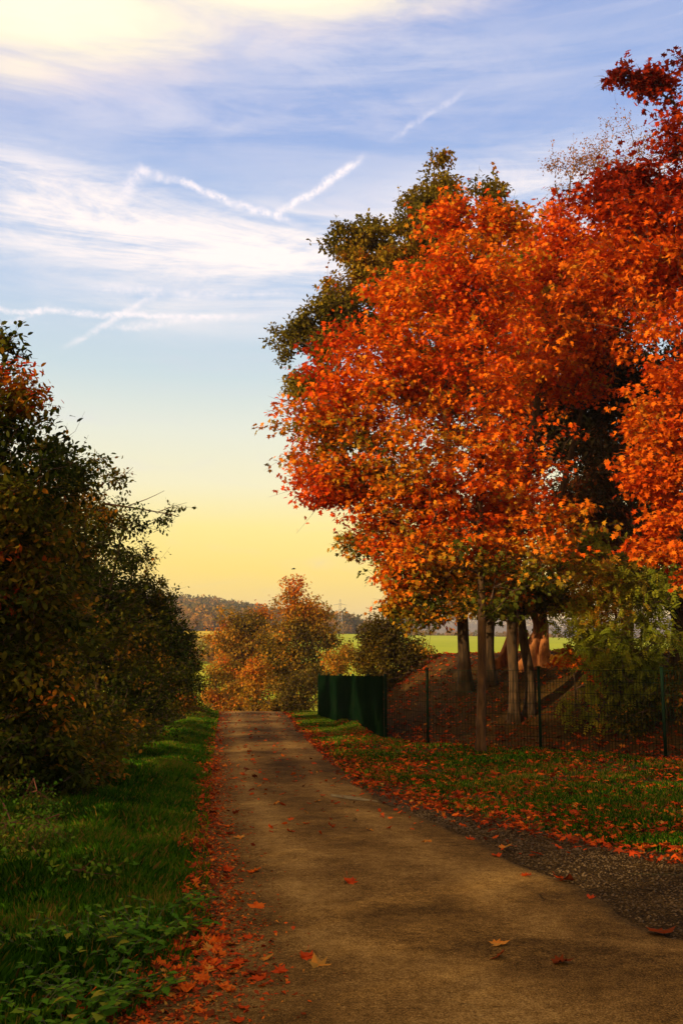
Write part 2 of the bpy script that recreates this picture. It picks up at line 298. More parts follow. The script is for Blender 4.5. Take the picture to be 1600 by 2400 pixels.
def H(x, y):
    x = np.asarray(x, float); y = np.asarray(y, float)
    near = -0.05 * np.maximum(0, y - 34) * sstep(33, 42, y)
    left = np.maximum(0, roadL(y) - 0.15 - x); near = near + 0.05 * np.minimum(left, 2.0)
    fyv = np.interp(x, fx, fy)
    m = 1.95 * sstep(0.1, 8.5, y - fyv) ** 0.8 * np.clip((x + 0.15) / 3.1, 0, 1) ** 0.9 * (1 - sstep(36, 52, y))
    near = near + m + 0.10 * m * (vnoise(x * .8, y * .8, 3) - .5)
    rd = np.maximum(roadL(y) - 0.1 - x, x - roadR(y) - 0.6)
    near = near + 0.05 * (vnoise(x * 1.7, y * 1.7, 5) - .5) * sstep(0, .6, rd)
    u = np.clip(x / np.maximum(y, 1), -3, 3); yi = np.interp(y, GY, np.arange(len(GY))); ui = np.interp(u, GU, np.arange(len(GU)))
    y0 = np.clip(np.floor(yi).astype(int), 0, len(GY) - 2); u0 = np.clip(np.floor(ui).astype(int), 0, len(GU) - 2); a = yi - y0; b = ui - u0; b = b * b * (3 - 2 * b)
    far = (GZ[y0, u0] * (1 - b) + GZ[y0, u0 + 1] * b) * (1 - a) + (GZ[y0 + 1, u0] * (1 - b) + GZ[y0 + 1, u0 + 1] * b) * a
    far = far + (vnoise(x / 90, y / 90, 9) - .5) * 6 * sstep(380, 600, y)+ (vnoise(x / 14, y / 14, 19) - .5) * 8 * sstep(900, 1500, y)
    k = sstep(44, 60, y)
    return near * (1 - k) + far * k
def grid(xs, ys, name, mat, zoff=0.0):
    X, Y = np.meshgrid(xs, ys); Z = H(X, Y) + zoff; V = np.stack([X.ravel(), Y.ravel(), Z.ravel()], 1)
    nx, ny = len(xs), len(ys); i = np.arange(ny - 1)[:, None] * nx + np.arange(nx - 1)[None]
    Fc = np.stack([i, i + 1, i + nx + 1, i + nx], -1).reshape(-1, 4)
    return mesh_np(name, V, Fc, mat, smooth=True)
sx = np.sinh(np.linspace(-1, 1, 301) * 6.3) / math.sinh(6.3) * 3200
xs = np.unique(np.r_[np.arange(-9, 14, .2), sx[(sx < -9)], sx[sx > 14], np.linspace(-120, 160, 90)])
ys = np.unique(np.r_[-1500, -600, -200, -80, -40, -20, -10, np.arange(-4, 52, .25), 52 + (np.geomspace(1, 4900, 170) - 1)])
tag(grid(xs, ys, 'ground', M['ground']), 'grassy ground, leaf strewn bank and sunlit fields rising to wooded hills', 'ground', kind='structure')
# road
yy = np.r_[np.linspace(-25, 3, 15), np.linspace(3.4, 45, 150), np.linspace(46, 70, 12)]; nx = 25
X = roadL(yy)[:, None] + (roadR(yy) - roadL(yy))[:, None] * np.linspace(0, 1, nx)[None]
edge_j = (vnoise(yy * 2.3, yy * 0, 11) - .5) * .12; X[:, 0] += edge_j; X[:, -1] += (vnoise(yy * 2.1, yy * 0, 12) - .5) * .16
Yr = np.repeat(yy[:, None], nx, 1); t_ = np.linspace(-1, 1, nx)[None]
Zr = H(X, Yr) + 0.012 + 0.03 * (1 - t_ ** 2) * sstep(2, 9, Yr)
i = np.arange(len(yy) - 1)[:, None] * nx + np.arange(nx - 1)[None]
road = mesh_np('road', np.stack([X.ravel(), Yr.ravel(), Zr.ravel()], 1), np.stack([i, i + 1, i + nx + 1, i + nx], -1).reshape(-1, 4), M['asphalt'], smooth=True)
ua = road.data.attributes.new('across', 'FLOAT', 'POINT'); ua.data.foreach_set('value', np.tile(np.linspace(0, 1, nx), len(yy)).astype(np.float32))
tag(road, 'narrow worn asphalt lane running over a crest', 'road', kind='structure')
def road_z(x, y):
    t = (x - roadL(y)) / (roadR(y) - roadL(y)) * 2 - 1
    return H(x, y) + 0.012 + 0.03 * (1 - np.clip(t, -1, 1) ** 2) * sstep(2, 9, y)
# gravel shoulder
OUT = np.array([G(*p)[:2] for p in ((1800, 2052), (1600, 2021), (1389, 1978), (1188, 1932), (998, 1893), (880, 1852))])
def shoulder(y): return np.maximum(roadR(y) + .02, np.interp(y, OUT[:, 1], OUT[:, 0], left=14, right=-50))
yg = np.linspace(3, OUT[-1, 1], 70); X = roadR(yg)[:, None] - .05 + (np.minimum(shoulder(yg), 12) - roadR(yg) + .05)[:, None] * np.linspace(0, 1, 12)[None]
Yr = np.repeat(yg[:, None], 12, 1); i = np.arange(69)[:, None] * 12 + np.arange(11)[None]
tag(mesh_np('gravel_shoulder', np.stack([X.ravel(), Yr.ravel(), (H(X, Yr) + .006).ravel()], 1), np.stack([i, i + 1, i + 13, i + 12], -1).reshape(-1, 4), M['gravel'], smooth=True),
    'dark gravel shoulder beside the lane', 'gravel', kind='structure')
# pale strip let into the lane
a, b = G(775, 1872), G(885, 1883); rr = np.random.default_rng(5); V = []; n = 22
for k in range(n):
    t = k / (n - 1); c = a * (1 - t) + b * t; wd = .11 * math.sin(math.pi * min(1, .15 + t)) + .04 + rr.uniform(0, .03)
    for s in (-1, 1):
        y_ = c[1] + s * wd; V.append((c[0], y_, float(road_z(c[0], y_)) + .005))
tag(mesh_np('concrete_strip', V, [(2 * k, 2 * k + 2, 2 * k + 3, 2 * k + 1) for k in range(n - 1)], M['concrete']), 'pale repair strip let into the lane by its right edge', 'road', kind='structure')

# ------------------------------------------------------------------ foliage machinery
SH = {
 'rhomb': np.array([(0, 0, 0), (.5, .33, .07), (1, 0, -.04), (.5, -.33, .07)]),
 'oval': np.array([(0, 0, 0), (.28, .25, .05), (.68, .24, .04), (1, 0, -.08), (.68, -.24, .04), (.28, -.25, .05)]),
 'maple': np.array([(0, 0, 0), (.16, .42, .03), (.42, .2, .0), (.62, .52, -.05), (.66, .17, 0), (1, 0, -.12), (.66, -.17, 0), (.62, -.52, -.05), (.42, -.2, 0), (.16, -.42, .03)]),
 'tri': np.array([(0, -.06, 0), (0, .06, 0), (1, 0, 0)]),
}
def leaves(pos, T, N, size, shape, zs=None):
    """pos (n,3), T long axis, N rough normal -> verts, faces"""
    T = T / np.linalg.norm(T, axis=1, keepdims=True); B = np.cross(N, T); B /= np.linalg.norm(B, axis=1, keepdims=True) + 1e-9; N = np.cross(T, B)
    S = SH[shape]; k = len(S); n = len(pos); size = np.broadcast_to(size, (n,))[:, None, None]
    V = pos[:, None] + size * (S[None, :, 0:1] * T[:, None] + S[None, :, 1:2] * B[:, None] * (1 if zs is None else zs[1][:, None, None]) + S[None, :, 2:3] * N[:, None] * (1 if zs is None else zs[0][:, None, None]))
    return V.reshape(-1, 3), np.arange(n * k).reshape(n, k)
def unit(rng, n):
    v = rng.normal(size=(n, 3)); return v / np.linalg.norm(v, axis=1, keepdims=True)
class Tubes:
    def __init__(s): s.V = []; s.F = []; s.n = 0
    def add(s, pts, rad, sides=5, noise=0.0, rng=None, flare=None):
        pts = np.asarray(pts, float); rad = np.asarray(rad, float); m = len(pts)
        d = np.gradient(pts, axis=0); d /= np.linalg.norm(d, axis=1, keepdims=True) + 1e-9
        ref = np.where(np.abs(d[:, 2:3]) > .9, [[1, 0, 0]], [[0, 0, 1]]); u = np.cross(d, ref); u /= np.linalg.norm(u, axis=1, keepdims=True) + 1e-9; v = np.cross(d, u)
        a = np.linspace(0, 2 * math.pi, sides, endpoint=False)
        r = np.repeat(rad[:, None], sides, 1)
        if noise:
            zz = np.arange(m)[:, None] * .35 + 0 * a[None]; nn = vnoise(2.2 * np.cos(a)[None] + 10 + zz * .3, 2.2 * np.sin(a)[None] + zz, int(rng.integers(99))) - .5
            n2 = vnoise(5 * np.cos(a)[None] + 30 + zz * .15, 5 * np.sin(a)[None] + zz * .3, int(rng.integers(99))) - .5
            r = r * (1 + noise * nn * 1.6 + noise * n2)
        if flare is not None: 
            lob = 1 + .5 * np.cos(a * 5 + 1.3) + .3 * np.cos(a * 3)
            r = r * (1 + flare[:, None] * lob[None])
        V = pts[:, None] + r[..., None] * (np.cos(a)[None, :, None] * u[:, None] + np.sin(a)[None, :, None] * v[:, None])
        i = np.arange(m - 1)[:, None] * sides + np.arange(sides)[None]; j = np.arange(m - 1)[:, None] * sides + (np.arange(sides)[None] + 1) % sides
        s.F.append(np.stack([i, j, j + sides, i + sides], -1).reshape(-1, 4) + s.n); s.V.append(V.reshape(-1, 3)); s.n += m * sides
    def build(s, name, mat, parent): return mesh_np(name, np.concatenate(s.V), np.concatenate(s.F), mat, parent, smooth=True)
def interp_poly(pts, step):
    pts = np.asarray(pts, float); L = np.r_[0, np.cumsum(np.linalg.norm(np.diff(pts, axis=0), axis=1))]; t = np.linspace(0, L[-1], max(3, int(L[-1] / step) + 1))
    # smooth (Catmull-like) through cubic interpolation of each axis by blending
    out = np.stack([np.interp(t, L, pts[:, k]) for k in range(3)], 1)
    for _ in range(3): out[1:-1] = .25 * out[:-2] + .5 * out[1:-1] + .25 * out[2:]
    return out
def lobe_px(px, py, Y, r, sy=1.0, dy=1.0):
    """a lump of the crown seen at px,py: r in photo pixels, sy vertical squash, dy depth stretch"""
    c = P(px, py, Y); s = np.linalg.norm(c - np.array([0, 0, CAMH])) / F; return (c, np.array([r * s, r * s * dy, r * s * sy]))
def tree(name, label, cat, stems, lobes, ncl, nleaf, csize, lsize, shape, mat, colf, seed, bark='bark', group=None, base=None, shell=.45,
         sides=14, noise=.12, droop=.25, flat=.65, up=.7, twigr=.006, pinnate=0, sub=9, spray=.18, thin=None, flare=.6, crown_name='crown', trunk_name='trunk', extra=None, gap=None):
    """stems: list of (points, base radius, top radius). Crown clumps are sampled inside the lobes and joined to the stems by branches."""
    rng = np.random.default_rng(seed)
    b = np.array(stems[0][0][0] if base is None else base, float)
    root = empty(name, b, label, cat, group)
    vol = np.array([l[1].prod() ** (2 / 3) for l in lobes]); pick = rng.choice(len(lobes), ncl, p=vol / vol.sum())
    LC = np.array([l[0] for l in lobes]); LR = np.array([l[1] for l in lobes]); ns = max(6, ncl // sub); vol = np.maximum(vol, vol.sum() * .012); pick = rng.choice(len(lobes), ns, p=vol / vol.sum())
    u = unit(rng, ns) * (rng.random(ns) ** shell)[:, None]; sc_ = LC[pick] + u * LR[pick] * .92
    ps = rng.integers(0, ns, ncl); sr_ = np.minimum(LR[pick][ps] * .6, csize * 1.7)
    cen = sc_[ps] + np.clip(rng.normal(size=(ncl, 3)), -1.7, 1.7) * sr_ * np.array([.62, .62, .42])
    cf_ = np.clip(LR[pick][ps].min(1) / csize, .3, 1); okc = cen[:, 2] > H(cen[:, 0], cen[:, 1]) + .12; okc = okc & (rng.random(len(cen)) > (0 if thin is None else thin(cen))); cen = cen[okc]; cf_ = cf_[okc]
    nodes = []; par = []; base_w = []; trk = []
    tt = Tubes()
    for (pts, r0, r1) in stems:
        pl = interp_poly(pts, .22); L = np.linspace(0, 1, len(pl)); wob = np.stack([vnoise(L * 6, L * 0, seed) - .5, vnoise(L * 6, L * 0, seed + 7) - .5, 0 * L], 1) * r0 * .8
        pl = pl + wob * sstep(0, .2, L)[:, None]
        rr_ = r0 * (1 - L) ** .8 + r1 * (1 - (1 - L) ** .8); hgt = np.linalg.norm(pl - pl[0], axis=1)
        fl = np.exp(-hgt / (r0 * 2.2)) * flare
        full = np.vstack([pl[0] - [0, 0, .35], pl]); 
        tt.add(full, np.r_[rr_[0] * 1.2, rr_], sides, noise, rng, np.r_[fl[0], fl])
        s0 = len(nodes)
        for k, q in enumerate(pl): nodes.append(q); par.append(s0 + k - 1 if k else -1); trk.append(True)
    tt.build(trunk_name, M[bark], root)
    top = max(p[2] for p in nodes); nd = np.zeros((len(nodes) + len(cen) * 14, 3)); nn = len(nodes); nd[:nn] = nodes
    tn = nd[:nn].copy(); dist = np.array([np.linalg.norm(tn - c, axis=1).min() for c in cen]); chains = []
    minh = min(s[0][0][2] for s in stems)
    for ci in np.argsort(dist):
        c = cen[ci]; q = nd[:nn]; v = q - c; hd = np.hypot(v[:, 0], v[:, 1]); cost = np.sqrt((v ** 2).sum(1)) + 1.3 * np.maximum(0, v[:, 2] + .35 * hd) + .6 * (q[:, 2] < minh + .3)
        j = int(cost.argmin()); s = q[j]; D = np.linalg.norm(c - s); n = int(np.clip(D / .3, 1, 12))
        ctrl = (s + c) / 2 + np.array([0, 0, .12 * D]) + rng.normal(size=3) * .08 * D
        t = (np.arange(1, n + 1) / n)[:, None]; path = (1 - t) ** 2 * s + 2 * t * (1 - t) * ctrl + t * t * c
        if n > 1: path[:-1] += rng.normal(size=(n - 1, 3)) * .02
        idx = np.arange(nn, nn + n); par.extend([j] + list(idx[:-1])); nd[idx] = path; chains.append((j, idx)); nn += n
    wgt = np.zeros(nn)
    for j, idx in chains: wgt[idx[-1]] += 1
    for k in range(nn - 1, 0, -1):
        if par[k] >= 0: wgt[par[k]] += wgt[k]
    rad = twigr * np.maximum(wgt, 1) ** .48; capr = stems[0][2] * 1.1 + .02; rad = np.minimum(rad, capr)
    bt = Tubes()
    for j, idx in chains:
        pts = np.vstack([nd[j], nd[idx]]); r = np.r_[rad[idx[0]], rad[idx]]; r[-1] *= .6
        bt.add(pts, r, 5 if r[0] > .02 else 3)
    # short twigs radiating in each clump
    ntw = min(3, max(1, nleaf // 15)); tw = Tubes()
    for ci in range(len(cen)):
        for q in range(ntw):
            d = unit(rng, 1)[0] * csize * 1.3; d[2] = abs(d[2]) * .5 - .1 * csize
            bt.add(np.array([cen[ci], cen[ci] + d * .55 + rng.normal(size=3) * .02, cen[ci] + d]), [twigr * .7, twigr * .55, twigr * .3], 3)
    mid_c = LC.mean(0); sp_pos, sp_T, sp_ci = [], [], []
    for k in np.where(rng.random(len(cen)) < spray)[0]:
        j_ = int(np.argmin(np.linalg.norm((cen[k] - LC) / LR, axis=1))); d = (cen[k] - LC[j_]) / LR[j_]; d = d / (np.linalg.norm(d) + 1e-6) + rng.normal(size=3) * .35 + [0, 0, .25]; d *= csize * rng.uniform(1.6, 3.0) * max(cf_[k], .55) / np.linalg.norm(d)
        pl = np.array([cen[k], cen[k] + d * .5 + rng.normal(size=3) * .03, cen[k] + d + [0, 0, rng.normal() * .06]]); bt.add(pl, [twigr * .8, twigr * .6, twigr * .3], 3)
        for q in rng.uniform(.3, 1.0, rng.integers(3, 9)): sp_pos.append(cen[k] + d * q + rng.normal(size=3) * .035); sp_T.append(d / np.linalg.norm(d) * .4 + rng.normal(size=3) * .6 + [0, 0, -.3]); sp_ci.append(k)
    if extra: extra(bt, rng)
    bt.build('branches', M['twig'] if bark != 'red' else M['red_stem'], root)
    # leaves
    n = len(cen) * nleaf; ci = np.repeat(np.arange(len(cen)), nleaf)
    keep = rng.random(n) < np.repeat(rng.uniform(.55, 1, len(cen)) * np.clip(cf_ * .8, .22, 1), nleaf); ci = ci[keep]; n = len(ci)
    off = rng.normal(size=(n, 3)); on_ = np.linalg.norm(off, axis=1, keepdims=True); off = off / on_ * np.minimum(on_, .5 * on_ + .55) * .8; off = np.where(on_ > 2.2, off * .6, off); off = off * csize * cf_[ci][:, None] * np.array([1, 1, flat]) * rng.uniform(.7, 1.25, len(cen))[ci][:, None]
    pos = cen[ci] + off
    T = unit(rng, n) * .8 + off / (csize + 1e-6) * .5 + np.array([0, 0, -droop]); N = unit(rng, n) * (1 - up) + np.array([0, 0, up]) * .9 + off / csize * .2
    if sp_pos: pos = np.vstack([pos, sp_pos]); T = np.vstack([T, sp_T]); ci = np.r_[ci, sp_ci]; N = np.vstack([N, unit(rng, len(sp_pos)) * .5 + [0, 0, .5]]); n = len(pos)
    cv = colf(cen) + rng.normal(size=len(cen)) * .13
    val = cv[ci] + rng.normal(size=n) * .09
    sz = lsize * rng.uniform(.7, 1.25, n)
    if pinnate:
        K = pinnate; T /= np.linalg.norm(T, axis=1, keepdims=True); B = np.cross(N, T); B /= np.linalg.norm(B, axis=1, keepdims=True); N2 = np.cross(T, B)
        ps, Ts, Ns, ss, vs = [], [], [], [], []
        for k in range(K):
            f = (k // 2 + 1) / (K / 2); sgn = 1 if k % 2 else -1
            ps.append(pos + T * (f * sz * 3.2)[:, None] - np.array([0, 0, 1]) * (f * f * sz * .9)[:, None]); Ts.append(T * .55 + B * sgn * (1 if k < K - 1 else 0) + np.array([0, 0, -.2])); Ns.append(N2); ss.append(sz); vs.append(val)
        pos, T, N, sz, val = map(np.concatenate, (ps, Ts, Ns, ss, vs))
    V, Fc = leaves(pos, T, N, sz, shape)
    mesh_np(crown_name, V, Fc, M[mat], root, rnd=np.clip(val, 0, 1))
    return root
def cn(v, sc=.5, seed=1): return vnoise(v[:, 0] * sc + v[:, 2] * sc * .6 + 50, v[:, 1] * sc * .5 + v[:, 2] * sc + 50, seed) - .5

# ------------------------------------------------------------------ trees on the right
def gz(p): p = np.array(p, float); p[2] = H(p[0], p[1]); return p
def onslope(px, py):         # where the line of sight through a pixel meets the bank
    for Y in np.arange(17, 60, .05):
        q = P(px, py, Y)
        if q[2] <= H(q[0], q[1]): break
    return gz(q)
mb = G(1125, 1768); mb = gz(mb); YA = mb[1]
print('maple base', mb)
tree('maple_tree', 'orange red maple with slim mottled trunk on the verge before the wire fence', 'tree',
     [([mb, P(1128, 1600, YA), P(1130, 1400, YA), P(1122, 1200, YA), P(1135, 950, YA), P(1120, 700, YA), P(1105, 560, YA)], .088, .03)],
     [lobe_px(1090, 560, YA, 70, 1.2), lobe_px(1060, 660, YA, 120), lobe_px(1160, 640, YA, 110), lobe_px(1000, 760, YA, 120), lobe_px(1120, 820, YA, 190), lobe_px(900, 850, YA, 140), lobe_px(820, 950, YA, 120),
      lobe_px(760, 1020, YA, 90), lobe_px(940, 1000, YA, 190), lobe_px(1130, 1050, YA, 200), lobe_px(800, 1120, YA, 90, .7), lobe_px(920, 1170, YA, 130, .8), lobe_px(1060, 1210, YA, 160, .9), lobe_px(1190, 1250, YA, 130, .8),
      lobe_px(980, 1310, YA, 90, .8), lobe_px(860, 1210, YA, 60, .7), lobe_px(890, 1290, YA, 50, .7), lobe_px(945, 1370, YA, 45, .7), lobe_px(780, 1150, YA, 60, .6), lobe_px(740, 1100, YA, 60, .8), lobe_px(840, 1230, YA, 60, .6), lobe_px(900, 1340, YA, 60, .6), lobe_px(950, 1420, YA, 40, .6), lobe_px(980, 640, YA, 70), lobe_px(930, 720, YA, 70), lobe_px(1050, 500, YA, 40, 1.2), lobe_px(1180, 520, YA, 45), lobe_px(1080, 1340, YA, 110, .8), lobe_px(1200, 1330, YA, 110, .7), lobe_px(720, 960, YA, 60), lobe_px(1290, 1240, YA, 90, .7), lobe_px(1000, 1400, YA, 60), lobe_px(1140, 1410, YA, 80, .6)],
     2500, 42, .31, .104, 'maple', 'maple', lambda c: .50 + .5 * cn(c, .8, 4) + .34 * np.exp(-(((c[:, 0] - 1.7) / 1.2) ** 2 + ((c[:, 2] - 6.0) / 1.4) ** 2)) * (c[:, 1] < YA + .5) * .85 + .46 * (1 - sstep(2.4, 4.4, c[:, 2])),
     11, bark='bark_mottled', twigr=.0045, sides=16, noise=.10, flare=.3, sub=4, flat=.36, droop=.35, thin=lambda c: .8 * sstep(.56, .70, vnoise(c[:, 0] * 1.7 + 9, c[:, 2] * 1.9 + c[:, 1] * .5, 77)))
b2 = onslope(1090, 1622)
tree('oak_tree', 'tall olive green oak rising behind the orange maple, its crown reaching out to the left', 'tree',
     [([b2, P(1086, 1500, b2[1]), P(1080, 1400, b2[1] + .1), P(1050, 1100, b2[1] + 1), P(1040, 800, b2[1] + 1.6), P(1060, 520, b2[1] + 2)], .145, .05)],
     [lobe_px(1060, 430, 26, 60, 1.2), lobe_px(1120, 470, 26, 65), lobe_px(1010, 480, 26, 60), lobe_px(960, 560, 26, 90), lobe_px(870, 590, 26, 70), lobe_px(840, 640, 26, 60), lobe_px(1000, 650, 26.5, 130), lobe_px(900, 700, 26, 90),
      lobe_px(790, 720, 26, 70), lobe_px(710, 760, 26, 55), lobe_px(680, 800, 26, 40), lobe_px(760, 850, 26, 80), lobe_px(740, 930, 26, 60), lobe_px(930, 620, 25.5, 80), lobe_px(850, 740, 25.5, 90), lobe_px(780, 790, 25.5, 80), lobe_px(700, 850, 25.5, 55), lobe_px(710, 900, 25.5, 50), lobe_px(1050, 390, 26, 30, 1.2), lobe_px(1000, 540, 25.5, 80), lobe_px(820, 570, 26, 40), lobe_px(1150, 700, 27, 160), lobe_px(1060, 900, 27, 170), lobe_px(1170, 480, 26, 40)],
     2100, 56, .19, .115, 'oval', 'oak', lambda c: .45 + .6 * cn(c, .6, 8), 21, twigr=.006, shell=.5, sub=9)
b3 = onslope(1148, 1604)
tree('maple_tree.001', 'maple with a dark straight trunk on the bank directly behind the slim mottled trunk', 'tree',
     [([b3, P(1143, 1500, b3[1]), P(1150, 1350, b3[1]), P(1190, 1000, b3[1]), P(1230, 700, b3[1])], .13, .05)],
     [lobe_px(1130, 1390, b3[1], 110, .6), lobe_px(1040, 1380, b3[1], 70, .7), lobe_px(950, 1290, b3[1] - 1, 90, .7), lobe_px(870, 1270, b3[1] - 1, 60, .6), lobe_px(1010, 1440, b3[1] - .5, 60, .7), lobe_px(1200, 900, b3[1], 110), lobe_px(1220, 640, b3[1], 100), lobe_px(1190, 1120, b3[1] + 1, 90), lobe_px(1300, 780, b3[1], 150)],
     800, 48, .28, .105, 'maple', 'maple', lambda c: .45 + .4 * cn(c, .7, 14) + .45 * (1 - sstep(3.5, 6, c[:, 2])), 31, twigr=.005, sub=5)
b4 = onslope(1205, 1690)
tree('maple_tree.002', 'forked maple on the bank with two dark trunks rising from one foot', 'tree',
     [([b4, P(1203, 1560, b4[1]), P(1200, 1430, b4[1]), P(1230, 1100, b4[1]), P(1280, 800, b4[1]), P(1290, 620, b4[1])], .115, .05),
      ([b4 + [.33, .15, .03], P(1246, 1600, b4[1] + .2), P(1228, 1500, b4[1] + .3), P(1216, 1420, b4[1] + .4), P(1300, 1200, b4[1] + .8), P(1380, 900, b4[1] + 1)], .115, .04)],
     [lobe_px(1290, 560, b4[1], 70, 1.1), lobe_px(1330, 640, b4[1], 110), lobe_px(1260, 680, b4[1], 100), lobe_px(1400, 760, b4[1], 150), lobe_px(1300, 850, b4[1] + .3, 110), lobe_px(1420, 640, b4[1], 110),
      lobe_px(1230, 1340, b4[1], 90, .6), lobe_px(1330, 1300, b4[1] + .3, 80, .7), lobe_px(1290, 1410, b4[1], 80, .45), lobe_px(1170, 1400, b4[1] - .3, 80, .55), lobe_px(1320, 870, b4[1], 90, .6)],
     1500, 44, .31, .104, 'maple', 'maple', lambda c: .50 + .35 * cn(c, .7, 24) + .42 * (1 - sstep(3, 5, c[:, 2])), 41, twigr=.005, sub=5, flat=.38, droop=.35, thin=lambda c: .7 * sstep(.58, .70, vnoise(c[:, 0] + 9, c[:, 2] * 1.1 + c[:, 1] * .5, 79)))
# maple at the right edge, trunk outside the picture
bc = gz((7.6, 16.8, 0)); YC = 17.0
def reach(bt, rng):
    pass
tree('maple_tree.003', 'deep red maple overhanging from the right edge of the photo, highest boughs at top right', 'tree',
     [([bc, bc + [0, .2, 3], bc + [-.2, .2, 6], bc + [-.3, .2, 9], bc + [-.2, 0, 12]], .3, .08)],
     [lobe_px(1610, 205, YC, 48, .7), lobe_px(1575, 265, YC, 45), lobe_px(1600, 335, YC, 48), lobe_px(1500, 188, YC, 24, .7), lobe_px(1450, 182, YC, 22, .9), lobe_px(1430, 190, YC, 14, .9), lobe_px(1520, 188, YC, 26, .7), lobe_px(1540, 190, YC, 28, .7), lobe_px(1475, 180, YC, 18), lobe_px(1600, 130, YC, 18), lobe_px(1560, 320, YC, 26),
      lobe_px(1430, 425, YC, 36, .7), lobe_px(1500, 410, YC, 36, .7), lobe_px(1570, 440, YC, 60), lobe_px(1460, 500, YC, 90), lobe_px(1540, 580, YC, 130), lobe_px(1460, 640, YC + .5, 120), lobe_px(1560, 760, YC, 110), lobe_px(1600, 900, YC, 90), lobe_px(1570, 1030, YC, 90), lobe_px(1530, 980, YC, 50), lobe_px(1540, 1120, YC, 60), lobe_px(1530, 1220, YC, 40), lobe_px(1590, 1160, YC, 80),
      lobe_px(1570, 1280, YC, 60, .8), lobe_px(1640, 1350, YC, 60), lobe_px(1760, 560, YC, 170), lobe_px(1760, 900, YC, 180), lobe_px(1680, 300, YC, 50), lobe_px(1520, 1290, YC, 30)],
     2000, 40, .27, .106, 'maple', 'maple_deep', lambda c: .66 + .5 * cn(c, .7, 34) - .45 * sstep(9.3, 10.8, c[:, 2]), 51, twigr=.0045, sub=5, flat=.38, droop=.35, thin=lambda c: .62 * sstep(10.2, 11.0, c[:, 2]) + .7 * sstep(.56, .70, vnoise(c[:, 0] * 1.1 + 9, c[:, 2] * 1.1 + c[:, 1] * .5, 78)) * (c[:, 2] < 10.2))
b6 = onslope(1262, 1557)
def trunk_pts(pl, Y): return [P(a, b, Y) for a, b in pl]
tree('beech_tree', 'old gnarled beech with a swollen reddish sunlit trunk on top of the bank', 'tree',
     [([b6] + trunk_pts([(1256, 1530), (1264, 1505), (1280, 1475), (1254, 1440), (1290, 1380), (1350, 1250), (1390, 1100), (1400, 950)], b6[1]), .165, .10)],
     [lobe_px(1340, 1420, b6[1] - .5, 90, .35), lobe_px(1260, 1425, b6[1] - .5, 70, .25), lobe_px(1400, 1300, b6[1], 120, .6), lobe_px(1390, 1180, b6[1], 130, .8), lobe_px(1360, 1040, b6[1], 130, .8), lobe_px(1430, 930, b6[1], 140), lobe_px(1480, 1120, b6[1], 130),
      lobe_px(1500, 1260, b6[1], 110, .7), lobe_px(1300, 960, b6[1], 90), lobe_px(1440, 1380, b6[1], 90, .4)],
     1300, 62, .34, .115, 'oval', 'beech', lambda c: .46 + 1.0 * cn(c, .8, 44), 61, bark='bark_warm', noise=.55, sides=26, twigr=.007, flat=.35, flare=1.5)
b6b = onslope(1186, 1557)
tree('beech_tree.001', 'old reddish trunk half hidden behind the forked dark maple', 'tree',
     [([b6b] + trunk_pts([(1196, 1520), (1202, 1480), (1206, 1440), (1200, 1300), (1180, 1100)], b6b[1] + .1), .15, .09)],
     [lobe_px(1200, 1400, b6b[1], 90, .4), lobe_px(1150, 1250, b6b[1], 150), lobe_px(1250, 1050, b6b[1], 150), lobe_px(1180, 900, b6b[1], 150)],
     300, 60, .38, .12, 'oval', 'beech', lambda c: .42 + .8 * cn(c, .8, 54), 62, bark='bark_warm', noise=.35, sides=22, twigr=.007, flat=.4, flare=.9)
b7 = onslope(1598, 1556)
tree('beech_tree.002', 'dark beech trunk at the right edge of the photo above the bank', 'tree',
     [([b7] + trunk_pts([(1594, 1500), (1590, 1430), (1585, 1300), (1570, 1100), (1560, 900)], b7[1]), .2, .08)],
     [lobe_px(1560, 1370, b7[1], 110, .5), lobe_px(1480, 1390, b7[1], 70, .4), lobe_px(1600, 1200, b7[1], 140), lobe_px(1540, 1050, b7[1], 140), lobe_px(1560, 850, b7[1], 150), lobe_px(1650, 1380, b7[1], 100, .5)],
     700, 62, .36, .11, 'oval', 'beech', lambda c: .22 + .5 * cn(c, .8, 64), 71, noise=.2, twigr=.007, flat=.4)
# sparse birch whose twigs show against the sky
bb = gz((8.5, 30, 0))
tree('birch_tree', 'sparse birch with thin nearly bare twigs showing against the sky above the maples', 'tree',
     [([bb, P(1480, 1200, 30), P(1450, 900, 30), P(1420, 650, 30), P(1400, 450, 30)], .16, .03), ([P(1460, 900, 30), P(1500, 600, 30), P(1520, 380, 30)], .08, .02), ([P(1430, 800, 30), P(1350, 600, 30), P(1300, 430, 30)], .06, .02)],
     [lobe_px(1420, 480, 30, 130, 1), lobe_px(1310, 480, 30, 60, 1.1), lobe_px(1300, 400, 30, 30), lobe_px(1390, 380, 30, 60), lobe_px(1470, 350, 30, 70), lobe_px(1520, 450, 30, 110), lobe_px(1560, 330, 30, 60), lobe_px(1270, 500, 30, 26)],
     700, 16, .24, .075, 'rhomb', 'wispy', lambda c: .5 + .6 * cn(c, .8, 74), 81, twigr=.004, droop=.5, shell=.8)
